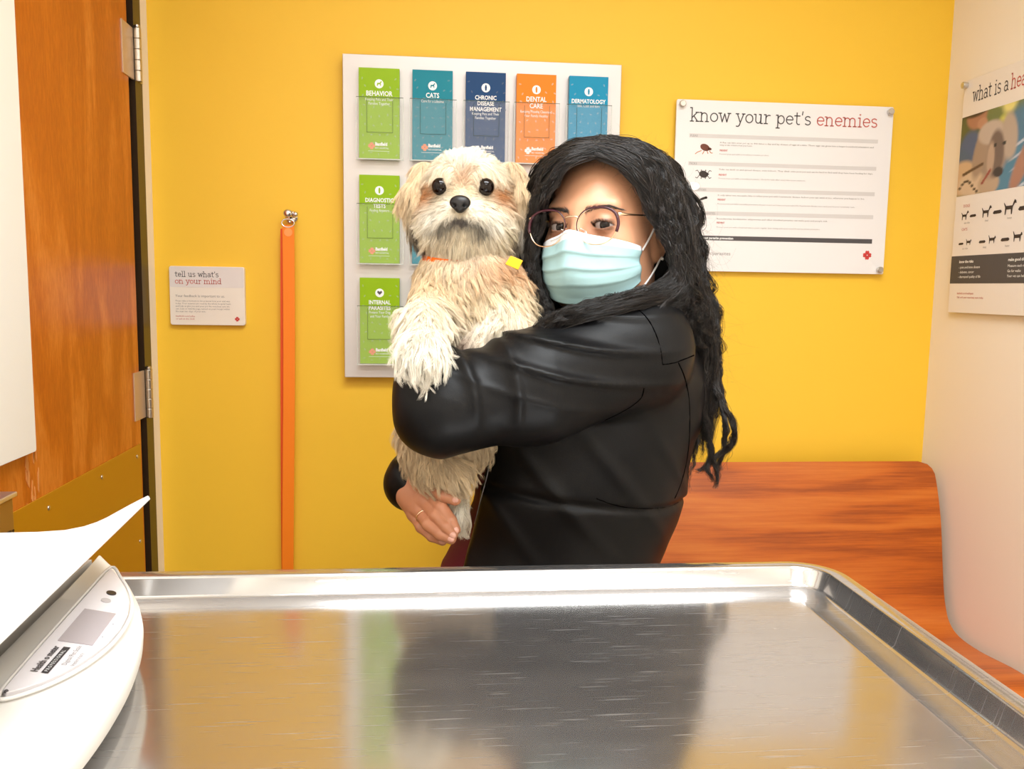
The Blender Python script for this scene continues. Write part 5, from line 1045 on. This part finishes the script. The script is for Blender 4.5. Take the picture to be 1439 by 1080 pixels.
def fur(n, seed, sel=None, Lmul=1., rad=.0002, M=9):
    r = np.random.default_rng(seed); p = mesh_samples(V, Fq, n, r)
    if sel is not None: p = p[sel(p)]
    nn_ = grad(dog_s, p); q = (p-DO.astype(np.float32)) @ DM; ax = q.copy(); ax[:, 0] = np.abs(ax[:, 0]); N_ = len(p)
    ishead = (p[:, 2] > DO[2]-.078) & (np.abs(q[:, 0]) < .075); isear = dear(p) < .004
    n0 = DO+DM @ np.array([0, -.085, .004]); d = (p-n0)/(np.linalg.norm(p-n0, axis=1, keepdims=True)+1e-6); top = np.clip(q[:, 2]/.05, 0, 1)[:, None]
    d = d+np.array([0, 0, -.35])*(1-top)+np.array([0, .45, -.1])*top
    d = d+np.array([0, -.2, -1.])*gs(ax, (.0295, -.045, .036), (.014, .03, .012))*7
    g = np.array([0, 0, -1.]); sw = np.stack([vnoise(p, 34, 11), vnoise(p, 34, 12)*.5, vnoise(p, 34, 13)*.35], -1)
    db_ = g*1.0+sw*.9; paw = gs(p, P(594, 500, 1.04), (.05, .05, .06)); db_ = db_*(1-paw)+np.array([.0, -.45, -1])*paw
    de = g+nn_*.15+sw*.3; D = np.where(isear[:, None], de, np.where(ishead[:, None], d+sw*.5, db_)); D = D-nn_*(D*nn_).sum(1, keepdims=True)*.85; D /= np.linalg.norm(D, axis=1, keepdims=True)+1e-6
    L_ = np.where(isear, .032, np.where(ishead, .029, .034))*r.uniform(.65, 1.15, N_)
    de_ = np.min([np.linalg.norm(q-np.array(e), axis=1) for e in DEY], 0); L_ *= np.maximum(np.clip((de_-.006)/.026, .18, 1), .62*(gs(ax, (.0295, -.045, .035), (.013, .03, .009))[:, 0] > .4)); dn = np.linalg.norm((q-np.array([0, -.08, -.002]))/np.array([1, 1, .8]), axis=1); L_ *= np.clip((dn-.009)/.042, .10, 1)
    L_ = np.where(ishead & ~isear & (q[:, 2] < -.035), L_*1.2, L_); L_ = np.where(ishead & ~isear & (q[:, 2] > .045), L_*.8, L_)
    mo = (gs(q, (0, -.075, -.026), (.026, .04, .009))[:, 0] > .4) & ishead; L_ *= np.where(mo, .4, 1)
    L_ *= 1-.25*gs(p, P(598, 512, 1.02), (.03, .04, .016))[:, 0]
    bel = gs(p, P(652, 488, 1.12), (.022, .05, .02))[:, 0]; L_ *= 1-.65*bel; tail = gs(p, P(638, 715, 1.15), (.03, .05, .04))[:, 0]; L_ *= 1-.4*tail; L_ *= 1-.3*gs(p, P(640, 664, 1.125), (.03, .03, .03))[:, 0]; L_ *= 1-.45*gs(p, P(600, 640, 1.16), (.04, .08, .03))[:, 0]
    keep = (dn > .013) & (de_ > .0110); p, nn_, D, L_, q, ishead, isear = [a[keep] for a in (p, nn_, D, L_, q, ishead, isear)]; N_ = len(p); L_ = L_*Lmul
    t = np.linspace(0, 1, M)[None, :, None]; lift = np.where(isear, .38, np.where(ishead, .5, .55))[:, None, None]
    pts = p[:, None]+L_[:, None, None]*(nn_[:, None]*lift*(1.15*t-.75*t*t)+D[:, None]*(.25*t+.75*t**1.4)+np.array([0, 0, -1.])*.12*t*t)
    # clumping: strands lean to a neighbour's tip
    nc = max(60, N_//20); ci = r.choice(N_, nc, replace=False); kd = kdtree.KDTree(nc); [kd.insert(Vector(p[k]), j) for j, k in enumerate(ci)]; kd.balance(); near = np.array([kd.find(Vector(x))[1] for x in p]); cl = pts[ci][near]
    rng_len = (L_[ci][near]/np.maximum(L_, 1e-5))[:, None, None]; k_ = .72*t**1.1; k_ = k_*(rng_len < 2.2); pts = pts*(1-k_)+cl*k_
    ph = r.uniform(0, 6.28, nc)[near][:, None, None]; e1 = r.normal(size=(nc, 3))[near][:, None]; cur = np.where(ishead | isear, .0020, .0042)[:, None, None]*(L_[:, None, None]/.03)
    pts = pts+cur*np.sin(t*r.uniform(4, 8, nc)[near][:, None, None]+ph)*t*e1+r.normal(size=(N_, 1, 3))*.0007*t
    c = dog_col(p); c *= r.uniform(.78, 1.1, (N_, 1)); c *= (1+.10*r.normal(size=(nc, 1)).clip(-2, 1.3))[near]; rr = rad*np.array([1, 1, .95, .9, .8, .7, .55, .4, .2])[None]*r.uniform(.7, 1.2, (N_, 1))
    return pts, rr, np.clip(c, 0, 1)
FURM = colmat('cream dog fur', .5); fb = FURM.node_tree.nodes['Principled BSDF']; fb.inputs['Specular IOR Level'].default_value = .3
visb = lambda p: (p[:, 1] < 1.24)
A1 = fur(90000, 1, None, 1., .00021); print('fur', len(A1[0]))
zh = lambda p: p[:, 2] > DO[2]-.09
A2 = fur(150000, 2, zh, .85, .00017); print('fur2', len(A2[0]))
hairs('fur', np.concatenate([A1[0], A2[0]]), np.concatenate([A1[1], A2[1]]), np.concatenate([A1[2], A2[2]]), FURM, db)
COLR = mat('orange collar webbing', srgb(240, 110, 20), .5)
cc = P(657, 352, 1.185); b = MB(); ring_ = [(cc+np.array([.0615*cos(t), .060*sin(t), -.012-.010*(-sin(t))*1])) for t in [2*pi*i/48 for i in range(48)]]
vs = []
for i, p_ in enumerate(ring_):
    o_ = np.array([cos(2*pi*i/48), sin(2*pi*i/48), 0]); vs += [p_+o_*.001+np.array([0, 0, -.007]), p_+o_*.001+np.array([0, 0, .007]), p_-o_*.001+np.array([0, 0, .007]), p_-o_*.001+np.array([0, 0, -.007])]
b.add(vs, [(4*i+k, 4*i+(k+1) % 4, 4*((i+1) % 48)+(k+1) % 4, 4*((i+1) % 48)+k) for i in range(48) for k in range(4)]); cl_ = b.build('collar', COLR, dg_, smooth=True)
tp = P(722, 369, 1.10); MB().prism([(-.011, -.002), (-.004, .009), (.012, .003), (.006, -.009)], lambda u, v, w: tuple(tp+np.array([u, w, v])), .003).build('collar_tag', mat('yellow tag', srgb(250, 190, 20), .4), cl_, bevel=.0008)
# ================================================================== VIEW
SC.view_settings.view_transform = 'Standard'; SC.view_settings.look = 'None'; SC.view_settings.gamma = 1; SC.view_settings.use_curve_mapping = False
SC.view_settings.exposure = 0.0
SC.cycles.max_bounces = 8; SC.cycles.transparent_max_bounces = 24; SC.cycles.sample_clamp_indirect = 6
bpy.context.view_layer.update()
